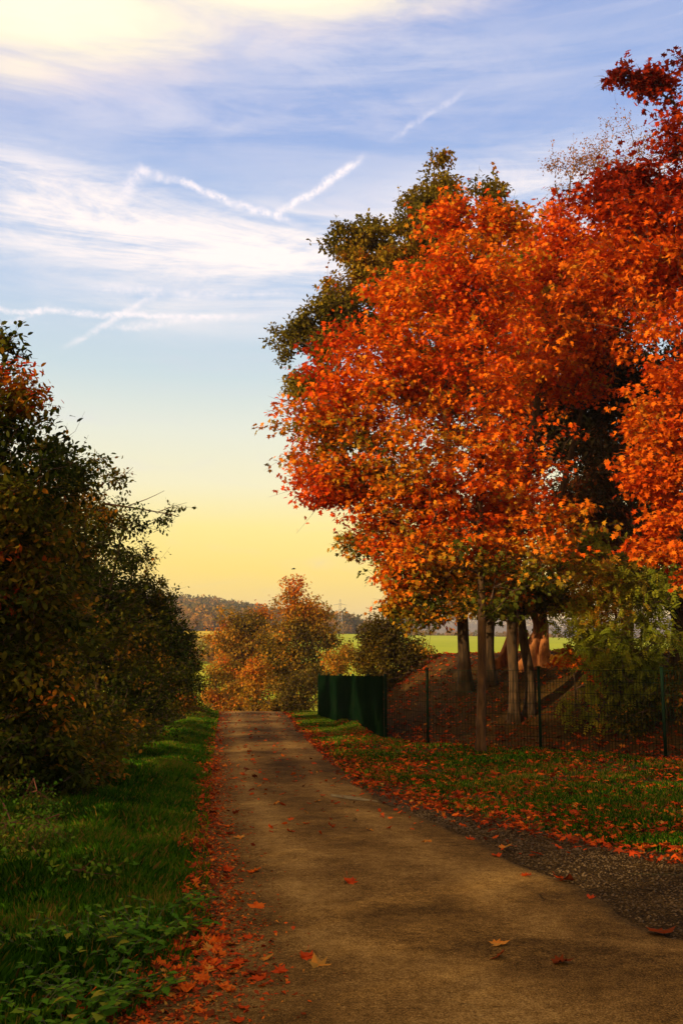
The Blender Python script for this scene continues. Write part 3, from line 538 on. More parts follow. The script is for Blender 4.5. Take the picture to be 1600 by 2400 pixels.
# rowan sapling and undergrowth behind the fence
br = gz(P(1455, 1700, 19.9)); br2 = gz(P(1500, 1700, 20.6))
tree('rowan_tree', 'slender green rowan sapling with feathery leaves behind the wire fence', 'tree',
     [([br, P(1450, 1560, 19.9), P(1440, 1420, 19.9), P(1425, 1300, 20)], .04, .012), ([br + [.2, 0, 0], P(1500, 1580, 20), P(1505, 1450, 20)], .03, .01), ([br + [-.12, 0, 0], P(1415, 1600, 20), P(1390, 1470, 20)], .025, .01)],
     [lobe_px(1400, 1275, 20, 26, 1.6), lobe_px(1395, 1330, 20, 45, 1.2), lobe_px(1480, 1320, 20, 34, 1.6), lobe_px(1440, 1400, 19.6, 60), lobe_px(1420, 1500, 19.6, 70), lobe_px(1530, 1500, 19.6, 50), lobe_px(1550, 1420, 20, 50), lobe_px(1350, 1480, 20, 40), lobe_px(1410, 1370, 20, 70), lobe_px(1490, 1380, 20, 80, .8), lobe_px(1400, 1460, 20, 80, .8), lobe_px(1500, 1470, 20, 70, .8), lobe_px(1440, 1560, 20, 90, .9), lobe_px(1520, 1590, 20, 80, .8), lobe_px(1450, 1660, 20, 90, .7), lobe_px(1360, 1420, 20, 40)],
     950, 8, .19, .056, 'rhomb', 'ash', lambda c: .68 + .6 * cn(c, 1.2, 84), 91, twigr=.004, pinnate=10, sides=8, flare=.2, up=.8, droop=.1)
bj = gz(P(1350, 1700, 21.3))
tree('maple_sapling', 'small red leaved maple sapling low on the bank beside the rowan', 'sapling',
     [([bj, P(1350, 1600, 21.3), P(1335, 1540, 21.3)], .025, .008)],
     [lobe_px(1320, 1530, 21.3, 26, .6), lobe_px(1350, 1560, 21.3, 40, .6), lobe_px(1385, 1590, 21.3, 40, .6), lobe_px(1330, 1610, 21.3, 30, .6), lobe_px(1390, 1650, 21.3, 30, .6)],
     46, 14, .12, .12, 'maple', 'maple', lambda c: .40 + .3 * cn(c, 2, 94), 92, sides=6, flare=.2)
for k, (px, py, Y, s, lab) in enumerate(((1560, 1640, 19.2, 1.0, 'dark undergrowth shrub behind the fence at the right edge of the photo'), (1480, 1715, 19.4, .5, 'low dark shrub behind the fence at the foot of the rowan'),
                                       (1640, 1560, 20.5, 1.2, 'tall dusky shrub on the bank at the far right of the photo'))):
    bs = gz(P(px, 1740, Y)); tree('shrub' + ('' if k == 0 else '.%03d' % k), lab, 'shrub', [([bs, P(px, py + 20, Y), P(px + 10, py - 60, Y)], .03, .01)],
         [lobe_px(px, py, Y, 80 * s, 1), lobe_px(px - 50 * s, py + 50, Y, 50 * s, .9), lobe_px(px + 40 * s, py - 70 * s, Y, 50 * s)], 150, 34, .17, .075, 'oval', 'hedge', lambda c: .5 + .5 * cn(c, 1.5, 104), 95 + k, sides=6, flare=.2, group='undergrowth shrubs behind the fence')

# ------------------------------------------------------------------ hedge along the left side
HG = 'hedge shrubs along the left verge'
def hc(b, s, a=.8): return lambda c: b + a * cn(c, 1.3, s) + .22 * cn(c * 4, 1., s + 1)
def shrub(name, label, base, lobes, ncl, nleaf, csize, lsize, shape, colf, seed, extra=None, stem_top=None, thin=None, group=HG, mat='hedge'):
    b = gz(base); tops = stem_top or [l[0] for l in lobes[:3]]
    st = [([b + [.12 * k - .1, .1 * k, 0], (b + t) / 2 + [0, 0, .3], t], .05, .012) for k, t in enumerate(tops)]
    return tree(name, label, 'shrub', st, lobes, ncl, nleaf, csize, lsize, shape, mat, colf, seed, sides=7, flare=.3, twigr=.0035, crown_name='foliage', trunk_name='stems', extra=extra, group=group, shell=.45, base=b, sub=3, thin=thin)
L = lobe_px
shrub('hedge_shrub', 'tallest hedge shrub at the left edge of the photo, topped with sunlit orange leaves', (-4.3, 10.8, 0),
      [L(-60, 960, 10.8, 120), L(10, 850, 10.8, 48, 1.2), L(45, 900, 10.8, 55), L(0, 950, 10.8, 70), L(60, 1000, 10.8, 75), L(40, 1120, 10.8, 130), L(-120, 1250, 10.8, 260), L(60, 1280, 10.8, 130), L(20, 1450, 10.8, 170), L(40, 1620, 10.6, 150), L(-80, 1700, 10.8, 200), L(90, 1760, 10.7, 120), L(-60, 1830, 10.6, 130), L(90, 1450, 10.9, 110), L(100, 1815, 11.2, 95, .8), L(30, 1850, 10.9, 100, .7), L(170, 1800, 11.8, 75), L(60, 1760, 11, 110), L(140, 1860, 11.5, 60, .6), L(10, 800, 10.8, 22), L(-200, 950, 10.8, 150)],
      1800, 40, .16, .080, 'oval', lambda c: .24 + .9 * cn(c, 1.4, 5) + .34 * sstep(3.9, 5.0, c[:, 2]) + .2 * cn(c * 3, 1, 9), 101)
shrub('hedge_shrub.001', 'dense hedge shrub with scattered red leaves next beyond the tallest one', (-4.1, 13, 0),
      [L(120, 1090, 13, 50), L(150, 1120, 13, 50), L(110, 1200, 13, 100), L(170, 1270, 13, 80), L(110, 1380, 13, 140), L(120, 1540, 13, 150), L(110, 1690, 13, 130), L(150, 1770, 12.6, 95), L(190, 1820, 12.2, 60, .8), L(60, 1800, 12.8, 80), L(200, 1790, 12.6, 50), L(240, 1750, 13.6, 70), L(280, 1700, 14.5, 60), L(20, 1250, 13.2, 170), L(20, 1550, 13.2, 180), L(130, 1040, 13, 26), L(-100, 1400, 13.5, 200)],
      1250, 40, .17, .075, 'oval', hc(.24, 15), 102)
def bough(bt, rng):      # long twiggy bough reaching out over the verge
    for pl, r in (([(240, 1180), (300, 1188), (370, 1200), (410, 1208)], .02), ([(300, 1185), (350, 1170), (385, 1150)], .010), ([(370, 1200), (400, 1185), (438, 1178)], .008), ([(250, 1150), (285, 1120), (312, 1095)], .010), ([(230, 1120), (270, 1100), (300, 1108)], .008)):
        pts = interp_poly([P(a, b, 16.5) for a, b in pl], .15); bt.add(pts, np.linspace(r, r * .3, len(pts)), 4)
shrub('hedge_shrub.002', 'hedge shrub with a long twiggy bough of dark red leaves reaching over the verge', (-4.2, 16.5, 0),
      [L(200, 1180, 16.5, 60), L(230, 1230, 16.5, 70), L(290, 1220, 16.5, 50, .8), L(340, 1225, 16.5, 34, .6), L(380, 1205, 16.5, 26, .6), L(340, 1200, 16.5, 26, .6), L(412, 1192, 16.5, 18, .6), L(395, 1215, 16.5, 18, .7), L(265, 1120, 16.5, 26), L(295, 1110, 16.5, 12), L(220, 1330, 16.5, 100), L(230, 1460, 16.5, 110), L(230, 1590, 16.5, 110), L(220, 1710, 16.5, 80), L(240, 1760, 16.4, 50), L(300, 1735, 15.5, 40), L(320, 1700, 16.5, 38), L(120, 1400, 17, 150), L(200, 1090, 16.5, 30), L(60, 1300, 17, 150), L(370, 1230, 16.5, 18)],
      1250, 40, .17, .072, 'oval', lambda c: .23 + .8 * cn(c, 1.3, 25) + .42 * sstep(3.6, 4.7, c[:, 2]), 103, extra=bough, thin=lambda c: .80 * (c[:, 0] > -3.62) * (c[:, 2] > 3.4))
def shoots(pls, Y):
    def f(bt, rng):
        for (a, b, a1, b1) in pls:
            pts = interp_poly([P(a, b, Y), P((a + a1) / 2 + 3, (b + b1) / 2, Y), P(a1, b1, Y)], .12); bt.add(pts, np.linspace(.008, .003, len(pts)), 3)
    return f
shrub('hedge_shrub.003', 'dark hedge shrub with upright leafy shoots against the yellow sky', (-4.4, 19.8, 0),
      [L(310, 1320, 19.8, 40), L(330, 1390, 19.8, 55), L(300, 1450, 19.8, 85), L(310, 1560, 19.8, 95), L(305, 1670, 19.8, 75), L(330, 1720, 19.6, 40), L(370, 1700, 19.6, 30), L(240, 1400, 20, 110), L(220, 1600, 20, 110), L(345, 1300, 19.8, 12, 1.8), L(378, 1370, 19.8, 12, 1.6), L(372, 1410, 19.8, 22)],
      950, 40, .17, .07, 'oval', hc(.28, 35), 104, extra=shoots([(345, 1400, 345, 1275), (378, 1430, 380, 1350), (330, 1330, 325, 1265)], 19.8))
shrub('hedge_shrub.004', 'dark green hedge shrub two thirds of the way along the left verge', (-4.6, 23.2, 0),
      [L(375, 1440, 23.2, 36), L(385, 1480, 23.2, 45), L(375, 1560, 23.2, 70), L(370, 1650, 23.2, 62), L(310, 1500, 23.5, 90), L(300, 1620, 23.5, 90), L(408, 1400, 23.2, 8, 2), L(400, 1500, 23.2, 40)],
      800, 40, .17, .07, 'oval', hc(.25, 45), 105)
shrub('hedge_shrub.005', 'dark hedge shrub second from the far end of the left hedge', (-4.8, 27, 0),
      [L(415, 1500, 27, 34), L(420, 1560, 27, 45), L(418, 1640, 27, 46), L(360, 1560, 27.3, 70), L(440, 1530, 27, 16)], 600, 38, .17, .07, 'oval', hc(.27, 55), 106)
shrub('hedge_shrub.006', 'smallest dark shrub at the far end of the left hedge beside the lane crest', (-5.2, 31.5, 0),
      [L(440, 1560, 31.5, 30), L(447, 1610, 31.5, 32), L(445, 1655, 31.5, 30), L(400, 1600, 31.8, 50), L(455, 1670, 31.5, 16)], 460, 36, .17, .07, 'oval', hc(.27, 65), 107)
wl = lambda x, y, z, r, sz=1.0: (np.array([x, y, z], float), np.array([r, r, r * sz]))
hb = shrub('hedge_shrub.007', 'hedge shrub continuing toward the viewer outside the left edge', (-5.1, 7.2, 0),
      [wl(-5.1, 7.2, 4.3, 1.3), wl(-5.0, 7.6, 2.8, 1.5), wl(-5.0, 7.0, 1.4, 1.5)], 800, 36, .2, .085, 'oval', hc(.35, 75), 108)
for k, (x, y) in enumerate(((-5.3, 3.8), (-5.4, 0.2), (-5.6, -3.6), (-5.8, -7.4))):
    c = hb.copy(); COL.objects.link(c); c.location = (x, y, H(x, y)); c.rotation_euler.z = 1.3 * (k + 1); c['label'] = 'hedge shrub beyond the left edge, number %s back toward the viewer' % ['two', 'three', 'four', 'five'][k]
    for ch in hb.children:
        d = ch.copy(); COL.objects.link(d); d.parent = c

# ------------------------------------------------------------------ bushes past the crest
MG = 'autumn bushes beyond the lane crest'
def mid(name, label, lobes, ncl, nleaf, cs, ls, cf, seed, cat='bush', extra=None, mat='bush'):
    c = lobes[0][0]; b = gz((c[0], c[1], 0))
    return tree(name, label, cat, [([b, (b + c) / 2, c], .09, .03)], lobes, ncl, nleaf, cs, ls, 'rhomb', mat, cf, seed, sides=7, flare=.3, twigr=.006, crown_name='foliage', trunk_name='stems', group=MG, extra=extra, shell=.55, sub=4)
mid('autumn_bush', 'broad round orange and green bush beyond the crest at the left', [L(570, 1500, 56, 78), L(570, 1450, 56, 46), L(545, 1490, 56, 44), L(625, 1450, 56, 38), L(560, 1570, 56, 70), L(530, 1630, 56, 50), L(630, 1580, 56, 70), L(540, 1680, 56, 60), L(600, 1670, 56, 60)], 800, 46, .34, .16, lambda c: .30 + .6 * cn(c, .7, 201) + .12 * sstep(3, 4.5, c[:, 2]), 201)
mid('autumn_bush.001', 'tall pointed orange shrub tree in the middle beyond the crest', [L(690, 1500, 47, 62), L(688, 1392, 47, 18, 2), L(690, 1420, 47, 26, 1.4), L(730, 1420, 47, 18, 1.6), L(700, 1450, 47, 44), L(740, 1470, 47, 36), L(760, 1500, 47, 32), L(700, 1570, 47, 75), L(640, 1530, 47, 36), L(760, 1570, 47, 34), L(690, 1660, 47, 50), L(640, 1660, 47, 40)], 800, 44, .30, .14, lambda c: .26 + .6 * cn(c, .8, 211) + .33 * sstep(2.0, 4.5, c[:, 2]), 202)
mid('autumn_bush.002', 'golden leaved low bush next to the far end of the left hedge', [L(505, 1590, 48, 32, 1.5), L(495, 1640, 48, 24), L(540, 1620, 48, 36), L(520, 1675, 48, 34), L(560, 1670, 48, 34)], 190, 44, .28, .13, lambda c: .52 + .5 * cn(c, 1, 221), 203)
mid('autumn_bush.003', 'upright glowing orange bush at the centre where the lane drops away', [L(600, 1590, 45, 26, 1.8), L(585, 1640, 45, 24), L(620, 1560, 45, 18, 2), L(595, 1675, 45, 28)], 170, 42, .26, .12, lambda c: .62 + .4 * cn(c, 1, 231), 204)
mid('autumn_bush.004', 'low brown green bush right of the lane crest before the green screen', [L(680, 1620, 40, 45, .9), L(720, 1620, 40, 40), L(640, 1655, 40, 22), L(670, 1665, 40, 30), L(735, 1590, 40, 30)], 230, 42, .24, .10, lambda c: .22 + .5 * cn(c, 1, 241), 205)
mid('autumn_bush.005', 'small golden bush between the tall orange shrub tree and the dark bush', [L(800, 1555, 42, 30), L(785, 1590, 42, 26), L(815, 1530, 42, 16)], 130, 40, .25, .11, lambda c: .60 + .4 * cn(c, 1, 251), 206)
mid('dark_bush', 'dark bush with thin upright shoots behind the green screen and wire fence', [L(900, 1530, 29, 55), L(870, 1500, 29, 36), L(920, 1480, 29, 36), L(960, 1540, 29, 45), L(850, 1550, 29, 36), L(1000, 1530, 29, 18), L(1010, 1500, 29, 8, 2), L(900, 1600, 29, 60), L(980, 1570, 29, 30), L(880, 1460, 29, 14, 1.5), L(920, 1440, 29, 12, 1.6)],
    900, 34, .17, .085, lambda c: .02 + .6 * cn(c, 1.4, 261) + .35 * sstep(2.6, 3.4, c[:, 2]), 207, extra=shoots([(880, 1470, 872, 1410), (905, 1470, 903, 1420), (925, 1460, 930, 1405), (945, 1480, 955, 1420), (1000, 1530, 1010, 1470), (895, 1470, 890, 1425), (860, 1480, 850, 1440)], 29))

# ------------------------------------------------------------------ far woods
def far_trees(name, label, XY, hts, seed, colv, conif=.0, q=70):
    rng = np.random.default_rng(seed); n = len(XY); Z = H(XY[:, 0], XY[:, 1]); P_, T_, N_, S_, C_ = [], [], [], [], []
    for k in range(n):
        h = hts[k]; r = h * rng.uniform(.28, .42); con = rng.random() < conif; m = q
        t = rng.random(m)
        if con: rad = r * .75 * (1 - t) ; z = h * (.15 + 1.05 * t)
        else: rad = r * np.sqrt(np.clip(1 - (2 * t - 1) ** 2, 0, 1)); z = h * (.2 + .8 * t)
        a = rng.random(m) * 6.283; rr2 = rad * rng.uniform(.6, 1.1, m)
        p = np.stack([XY[k, 0] + rr2 * np.cos(a), XY[k, 1] + rr2 * np.sin(a), Z[k] + z], 1)
        P_.append(p); T_.append(unit(rng, m)); N_.append(np.stack([np.cos(a), np.sin(a), .5 + 0 * a], 1)); S_.append(np.full(m, h * .17) * (.6 if con else 1)); C_.append(np.clip((.12 if con else colv(XY[k], rng)) + rng.normal(size=m) * .06, 0, 1))
    V, Fc = leaves(np.concatenate(P_), np.concatenate(T_), np.concatenate(N_), np.concatenate(S_), 'rhomb')
    return tag(mesh_np(name, V, Fc, M['forest'], rnd=np.concatenate(C_)), label, 'wood', kind='stuff')
rng = np.random.default_rng(7)
n = 4200; yv = rng.uniform(382, 690, n); uv = rng.uniform(-.42, .22, n); far_trees('wooded_hillside', 'mixed autumn wood covering the far hill behind the left hedge', np.stack([uv * yv, yv], 1), rng.uniform(7, 10, n) * (1 - .65 * sstep(-.03, .10, uv)), 71, lambda p, r: .50 + r.normal() * .2, .10, 60)
n = 900; yv = rng.uniform(365, 400, n); uv = rng.uniform(-.42, .5, n); far_trees('field_edge_wood', 'line of autumn trees along the top of the green field', np.stack([uv * yv, yv], 1), rng.uniform(3.5, 7, n) * (1 - .5 * sstep(-.02, .03, uv)) * (1 - .55 * sstep(.06, .08, uv)), 72, lambda p, r: .5 + r.normal() * .22, .1, 60)
n = 320; yv = rng.uniform(180, 215, n) ; yv[:150] = rng.uniform(150, 155, 150); uv = rng.uniform(-.2, -.09, n); far_trees('field_hedge', 'brown hedge strips dividing the left fields', np.stack([uv * yv, yv], 1), rng.uniform(1.2, 2.4, n), 73, lambda p, r: .6 + r.normal() * .15, 0, 40)
n = 1500; yv = rng.uniform(1900, 2250, n); uv = rng.uniform(-.1, .5, n); far_trees('distant_ridge_wood', 'wood on the pale ridge far off at the right', np.stack([uv * yv, yv], 1), rng.uniform(12, 20, n), 74, lambda p, r: .4 + r.normal() * .2, .2, 30)
# pylon on the field edge
py0 = P(797, 1490, 372); pb = gz(py0); pr = empty('power_pylon', pb, 'faint lattice power pylon standing at the top of the green field', 'pylon'); tb = Tubes()
hh = 13.0
for sx_ in (-1, 1):
    for sy_ in (-1, 1): tb.add([pb + [1.1 * sx_, 1.1 * sy_, 0], pb + [.15 * sx_, .15 * sy_, hh]], [.09, .06], 4)
for k in range(9):
    z0, z1 = hh * k / 9, hh * (k + 1) / 9; w0, w1 = 1.1 - .95 * k / 9, 1.1 - .95 * (k + 1) / 9
    for sy_ in (-1, 1): tb.add([pb + [-w0, w0 * sy_, z0], pb + [w1, w1 * sy_, z1]], [.04, .04], 3); tb.add([pb + [w0, w0 * sy_, z0], pb + [-w1, w1 * sy_, z1]], [.04, .04], 3)
M['steel'] = pmat('galvanised_steel', lambda t, g: ((.35, .33, .30, 1), None), 0.6)
tb.build('lattice_mast', M['steel'], pr)
for z in (8.6, 10.8):
    ta = Tubes(); ta.add([pb + [-2.6, 0, z], pb + [0, 0, z + .5], pb + [2.6, 0, z]], [.06, .1, .06], 4); ta.build('cross_arm', M['steel'], pr)
# bird
bp = P(688, 1334, 60); br_ = empty('bird', bp, 'tiny dark bird flying in the yellow sky above the crest', 'bird')
M['feather'] = pmat('dark_feathers', lambda t, g: ((.012, .011, .010, 1), None), 0.8)
tb = Tubes(); tb.add([bp + [-.14, 0, 0], bp + [-.07, 0, .01], bp + [0, 0, .015], bp + [.07, 0, .01], bp + [.1, 0, .02], bp + [.13, 0, .01]], [.008, .03, .038, .022, .02, .004], 8); tb.build('body', M['feather'], br_)
for s in (-1, 1):
    mesh_np('wing', [bp + [.05, 0, .02], bp + [.07, s * .12, .06], bp + [.0, s * .24, .05], bp + [-.05, s * .11, .05], bp + [-.05, 0, .02],
                     bp + [.05, 0, .012], bp + [.07, s * .12, .052], bp + [.0, s * .24, .046], bp + [-.05, s * .11, .042], bp + [-.05, 0, .012]], [(0, 1, 2, 3), (0, 3, 4, 4), (5, 6, 7, 8), (5, 8, 9, 9)][:1] + [(5, 8, 7, 6), (0, 5, 6, 1), (1, 6, 7, 2), (2, 7, 8, 3)], M['feather'], br_)

# ------------------------------------------------------------------ fences
class Boxes:
    def __init__(s): s.V = []; s.F = []
    def bar(s, a, b, w, d):      # square bar from a to b
        a = np.array(a, float); b = np.array(b, float); t = b - a; t /= np.linalg.norm(t); ref = np.array([0, 0, 1.]) if abs(t[2]) < .9 else np.array([1., 0, 0])
        u = np.cross(t, ref); u /= np.linalg.norm(u); v = np.cross(u, t); n = len(s.V)
        for p in (a, b):
            for su, sv in ((-1, -1), (1, -1), (1, 1), (-1, 1)): s.V.append(p + u * su * w / 2 + v * sv * d / 2)
        s.F += [(n, n + 1, n + 2, n + 3), (n + 7, n + 6, n + 5, n + 4)] + [(n + i, n + 4 + i, n + 4 + (i + 1) % 4, n + (i + 1) % 4) for i in range(4)]
    def build(s, name, mat, parent): return mesh_np(name, s.V, s.F, mat, parent)
FH = 1.52
f0 = FENCE[1]; fr = empty('wire_fence', (f0[0], f0[1], H(*f0)), 'green welded wire fence running across the foot of the bank', 'fence')
for k, p in enumerate(FENCE):
    if k == 0: continue
    z = float(H(p[0], p[1])); bx = Boxes(); bx.bar((p[0], p[1], z - .1), (p[0], p[1], z + FH + .05), .05, .05); bx.bar((p[0], p[1], z + FH + .05), (p[0], p[1], z + FH + .065), .068, .068); bx.build('post', M['green_paint'], fr)
for k in range(len(FENCE) - 1):
    a, b = FENCE[k], FENCE[k + 1]; Lp = np.linalg.norm(b - a); bx = Boxes(); za, zb = float(H(*a)), float(H(*b)); t = (b - a) / Lp
    f = lambda u, z: (a[0] + t[0] * u, a[1] + t[1] * u, za + (zb - za) * u / Lp + z)
    for z in np.arange(.05, FH + .01, .21): bx.bar(f(.03, z), f(Lp - .03, z), .009, .008)
    for u in np.arange(.06, Lp - .03, .066): bx.bar(f(u, .02), f(u, FH), .0065, .0065)
    bx.build('wire_panel', M['green_paint'], fr)
a, b = SCREEN; Ls = np.linalg.norm(b - a); t = (b - a) / Ls; nrm = np.array([t[1], -t[0]])
sr = empty('screen_fence', (a[0], a[1], H(*a)), 'dark green opaque screened fence beside the lane', 'fence')
nseg = 5; zs0, zs1 = float(H(*a)), float(H(*b)); zsc = lambda q: zs0 * (1 - q) + zs1 * q - .03
for k in range(nseg + 1):
    p = a + (b - a) * k / nseg + nrm * .035; z = zsc(k / nseg); h = FH - .10 - .012 * k
    bx = Boxes(); bx.bar((p[0], p[1], z - .15), (p[0], p[1], z + h + .03), .07, .07); bx.build('post', M['green_paint'], sr)
for k in range(nseg):
    n1_, n2_ = 14, 9; V = []; Fq = []
    for side in (0, 1):
        for i_ in range(n1_ + 1):
            for j_ in range(n2_ + 1):
                u = (k + .004 + .992 * i_ / n1_) * Ls / nseg; p = a + t * u; z = zsc(u / Ls); h = FH - .12 - .012 * u / Ls * nseg
                off = -.012 - .0015 * math.sin(i_ / n1_ * math.pi) * math.sin(j_ / n2_ * math.pi) * (.6 + .4 * math.sin(k * 3 + j_)) + side * .005
                V.append((p[0] + nrm[0] * off, p[1] + nrm[1] * off, z - .10 + (h + .10 + .012 * math.sin(i_ * 1.7 + k * 2) * (j_ == n2_)) * j_ / n2_))
        o0 = side * (n1_ + 1) * (n2_ + 1)
        for i_ in range(n1_):
            for j_ in range(n2_):
                q = o0 + i_ * (n2_ + 1) + j_; Fq.append((q, q + 1, q + n2_ + 2, q + n2_ + 1))
    mesh_np('screen_panel', V, Fq, M['green_screen'], sr, smooth=True)

# ------------------------------------------------------------------ grass
def blades(pts, h, wd, rng, lean=.30):
    n = len(pts); az_ = rng.random(n) * 6.283; s = np.stack([np.cos(az_), np.sin(az_), 0 * az_], 1); dr = np.stack([-np.sin(az_), np.cos(az_), 0 * az_], 1)
    ln = rng.random(n)[:, None] * lean * 2 * h[:, None]; up_ = np.array([0, 0, 1.])
    m = pts + up_ * h[:, None] * .6 + dr * ln * .35; tp = pts + up_ * h[:, None] * (1 - .3 * ln / h[:, None] * .8) + dr * ln
    w_ = wd[:, None] / 2
    V = np.stack([pts - s * w_, pts + s * w_, m + s * w_ * .7, tp, m - s * w_ * .7], 1)
    return V.reshape(-1, 3), np.arange(n * 5).reshape(n, 5)
rng = np.random.default_rng(3)
hedgeX = lambda y: np.interp(y, [4, 7.5, 9, 12, 18, 33, 40], [-5, -4.2, -3.6, -3.3, -3.6, -4.7, -5.2])
n = 420000; y = 4.0 + 32 * rng.random(n) ** 2.1; x = hedgeX(y) + (roadL(y) + .05 - hedgeX(y)) * rng.random(n)
vis = x > -.36 * y - .5; x, y = x[vis], y[vis]
n_ = vnoise(x * 2.2, y * 2.2, 31); edge = roadL(y) - x
keep = (rng.random(len(x)) < .35 + 1.1 * n_) & ((edge > .22) | (rng.random(len(x)) < .30 + .2 * n_)) & ((edge > .08) | (rng.random(len(x)) < .3))
x, y, n_, edge = x[keep], y[keep], n_[keep], edge[keep]
h = (.04 + .17 * n_ ** 1.3 * sstep(0, .6, edge) + .05 * rng.random(len(x)) ** 2) * (.8 + .5 * vnoise(x * .7, y * .7, 33)); wd = .0022 + .0007 * y
V, Fc = blades(np.stack([x, y, H(x, y) - .005], 1), h, wd, rng); nb = len(x)
cvl = .42 + .7 * (vnoise(x * 1.6, y * 1.6, 37) - .4) + rng.normal(size=nb) * .22; cvl[rng.random(nb) < .05] = 1
tag(mesh_np('verge_grass', V, Fc, M['grass'], rnd=np.clip(cvl, 0, 1)), 'lush green grass on the verge between hedge and lane', 'grass', kind='stuff')
n = 230000; y = 8 + 27 * rng.random(n) ** 1.2; fyx = lambda x: np.where(x < SCREEN[0][0], 99, np.interp(x, fx, fy))
scx = lambda y: np.interp(y, [SCREEN[0][1], SCREEN[1][1], 36], [SCREEN[0][0], SCREEN[1][0], SCREEN[1][0] + .3])
xr = np.where(y < SCREEN[0][1], np.minimum(.36 * y + .6, np.interp(-y, -fy[::1][np.argsort(-fy)][::1], fx[np.argsort(-fy)]) if False else .36 * y + .6), scx(y))
x0 = np.maximum(roadR(y), np.where(y < OUT[-1, 1], shoulder(y), -99)) - .05; x = x0 + (xr - x0) * rng.random(n)
ok = (xr > x0) & ((y < fyx(x) + .05) | (x < SCREEN[0][0])); x, y = x[ok], y[ok]; x0 = x0[ok]
n_ = vnoise(x * 1.6, y * 1.6, 41); edge = x - x0
keep = (rng.random(len(x)) < sstep(.3, .7, n_) * .7 + .15) & ((edge > .5) | (rng.random(len(x)) < edge))
x, y, n_ = x[keep], y[keep], n_[keep]; h = .03 + .06 * n_ + .03 * rng.random(len(x)); wd = .005 + .0007 * y
V, Fc = blades(np.stack([x, y, H(x, y) - .005], 1), h, wd, rng); nb = len(x)
tag(mesh_np('lawn_grass', V, Fc, M['grass'], rnd=np.clip(.22 + .6 * (vnoise(x * .8, y * .8, 43) - .5) + .65 * (rng.random(nb) < .38) + rng.normal(size=nb) * .22, 0, 1)), 'short grass showing through fallen leaves between lane and fence', 'grass', kind='stuff')

# ------------------------------------------------------------------ nettles and brambles in the near left corner
def plant(name, label, x, y, h, seed, nst=7, ls=.07, spread=.2, group='leafy weeds in the near left corner'):
    rng = np.random.default_rng(seed); b = np.array([x, y, float(H(x, y))]); r = empty(name, b, label, 'plant', group); tb = Tubes(); PP, TT, NN, SS, VV = [], [], [], [], []
    for k in range(nst):
        a = rng.random() * 6.28; q = b + np.array([math.cos(a), math.sin(a), 0]) * spread * rng.random() * .6; top = q + np.array([math.cos(a) * spread * .7, math.sin(a) * spread * .7, h * rng.uniform(.6, 1)])
        pl = interp_poly([q, (q + top) / 2 + [0, 0, .04], top], .03); tb.add(pl, np.linspace(.004, .002, len(pl)), 4)
        for i_, p in enumerate(pl[2::2]):
            ph = i_ * 1.57 + rng.random(); f = 1 - .5 * i_ / max(1, len(pl) / 2)
            for s in (0, math.pi):
                d = np.array([math.cos(ph + s), math.sin(ph + s), rng.uniform(-.35, .25)]); PP.append(p); TT.append(d); NN.append([rng.normal() * .2, rng.normal() * .2, 1]); SS.append(ls * f * rng.uniform(.7, 1.25)); VV.append(np.clip(rng.normal(.5, .22), 0, 1))
    tb.build('stems', M['grass_stem'], r)
    V, Fc = leaves(np.array(PP), np.array(TT), np.array(NN), np.array(SS), 'serrate'); mesh_np('leaves', V, Fc, M['nettle'], r, rnd=np.array(VV)); return r
SH['serrate'] = np.array([(0, 0, 0), (.08, .22, .03), (.16, .24, .05), (.22, .34, .05), (.34, .28, .05), (.42, .34, .04), (.52, .22, .03), (.62, .24, .0), (.74, .11, -.02), (1, 0, -.12),
                          (.74, -.11, -.02), (.62, -.24, .0), (.52, -.22, .03), (.42, -.34, .04), (.34, -.28, .05), (.22, -.34, .05), (.16, -.24, .05), (.08, -.22, .03)])
M['grass_stem'] = pmat('weed_stem', lambda t, g: ((.05, .06, .015, 1), None), 0.8)
wp = [(90, 2360, 'in the corner, between the two lowest clumps'), (170, 2270, 'broadest, left of the lane edge'), (380, 2180, 'small, at the last grass tuft by the lane'), (240, 2330, 'behind the upright orange leaf'), (40, 2330, 'at the very bottom left corner'), (110, 2290, 'second from the bottom left corner'), (190, 2350, 'lowest, next to the leaf strewn road edge'), (250, 2270, 'by the bend of the road edge'), (310, 2230, 'tallest, standing over the leaf heap'), (60, 2220, 'at the left edge of the photo above the corner'), (340, 2190, 'closest to the asphalt'), (150, 2400, 'half cut off by the bottom of the photo'), (20, 2400, 'filling the bottom left corner'), (210, 2215, 'in the middle of the grass'), (395, 2120, 'low on the grass edge further up'), (280, 2330, 'dark, behind the large orange leaf')]
for k, (px, py, lab) in enumerate(wp):
    g = G(px, py, .05); plant('nettle' + ('' if k == 0 else '.%03d' % k), 'green nettle clump ' + lab, g[0], g[1], [.18, .2, .13, .16, .16, .2, .14, .22, .26, .16, .2, .16, .16, .18, .12, .14][k], 300 + k, 11, .085 if k in (2, 7, 8, 11) else .066, .25)
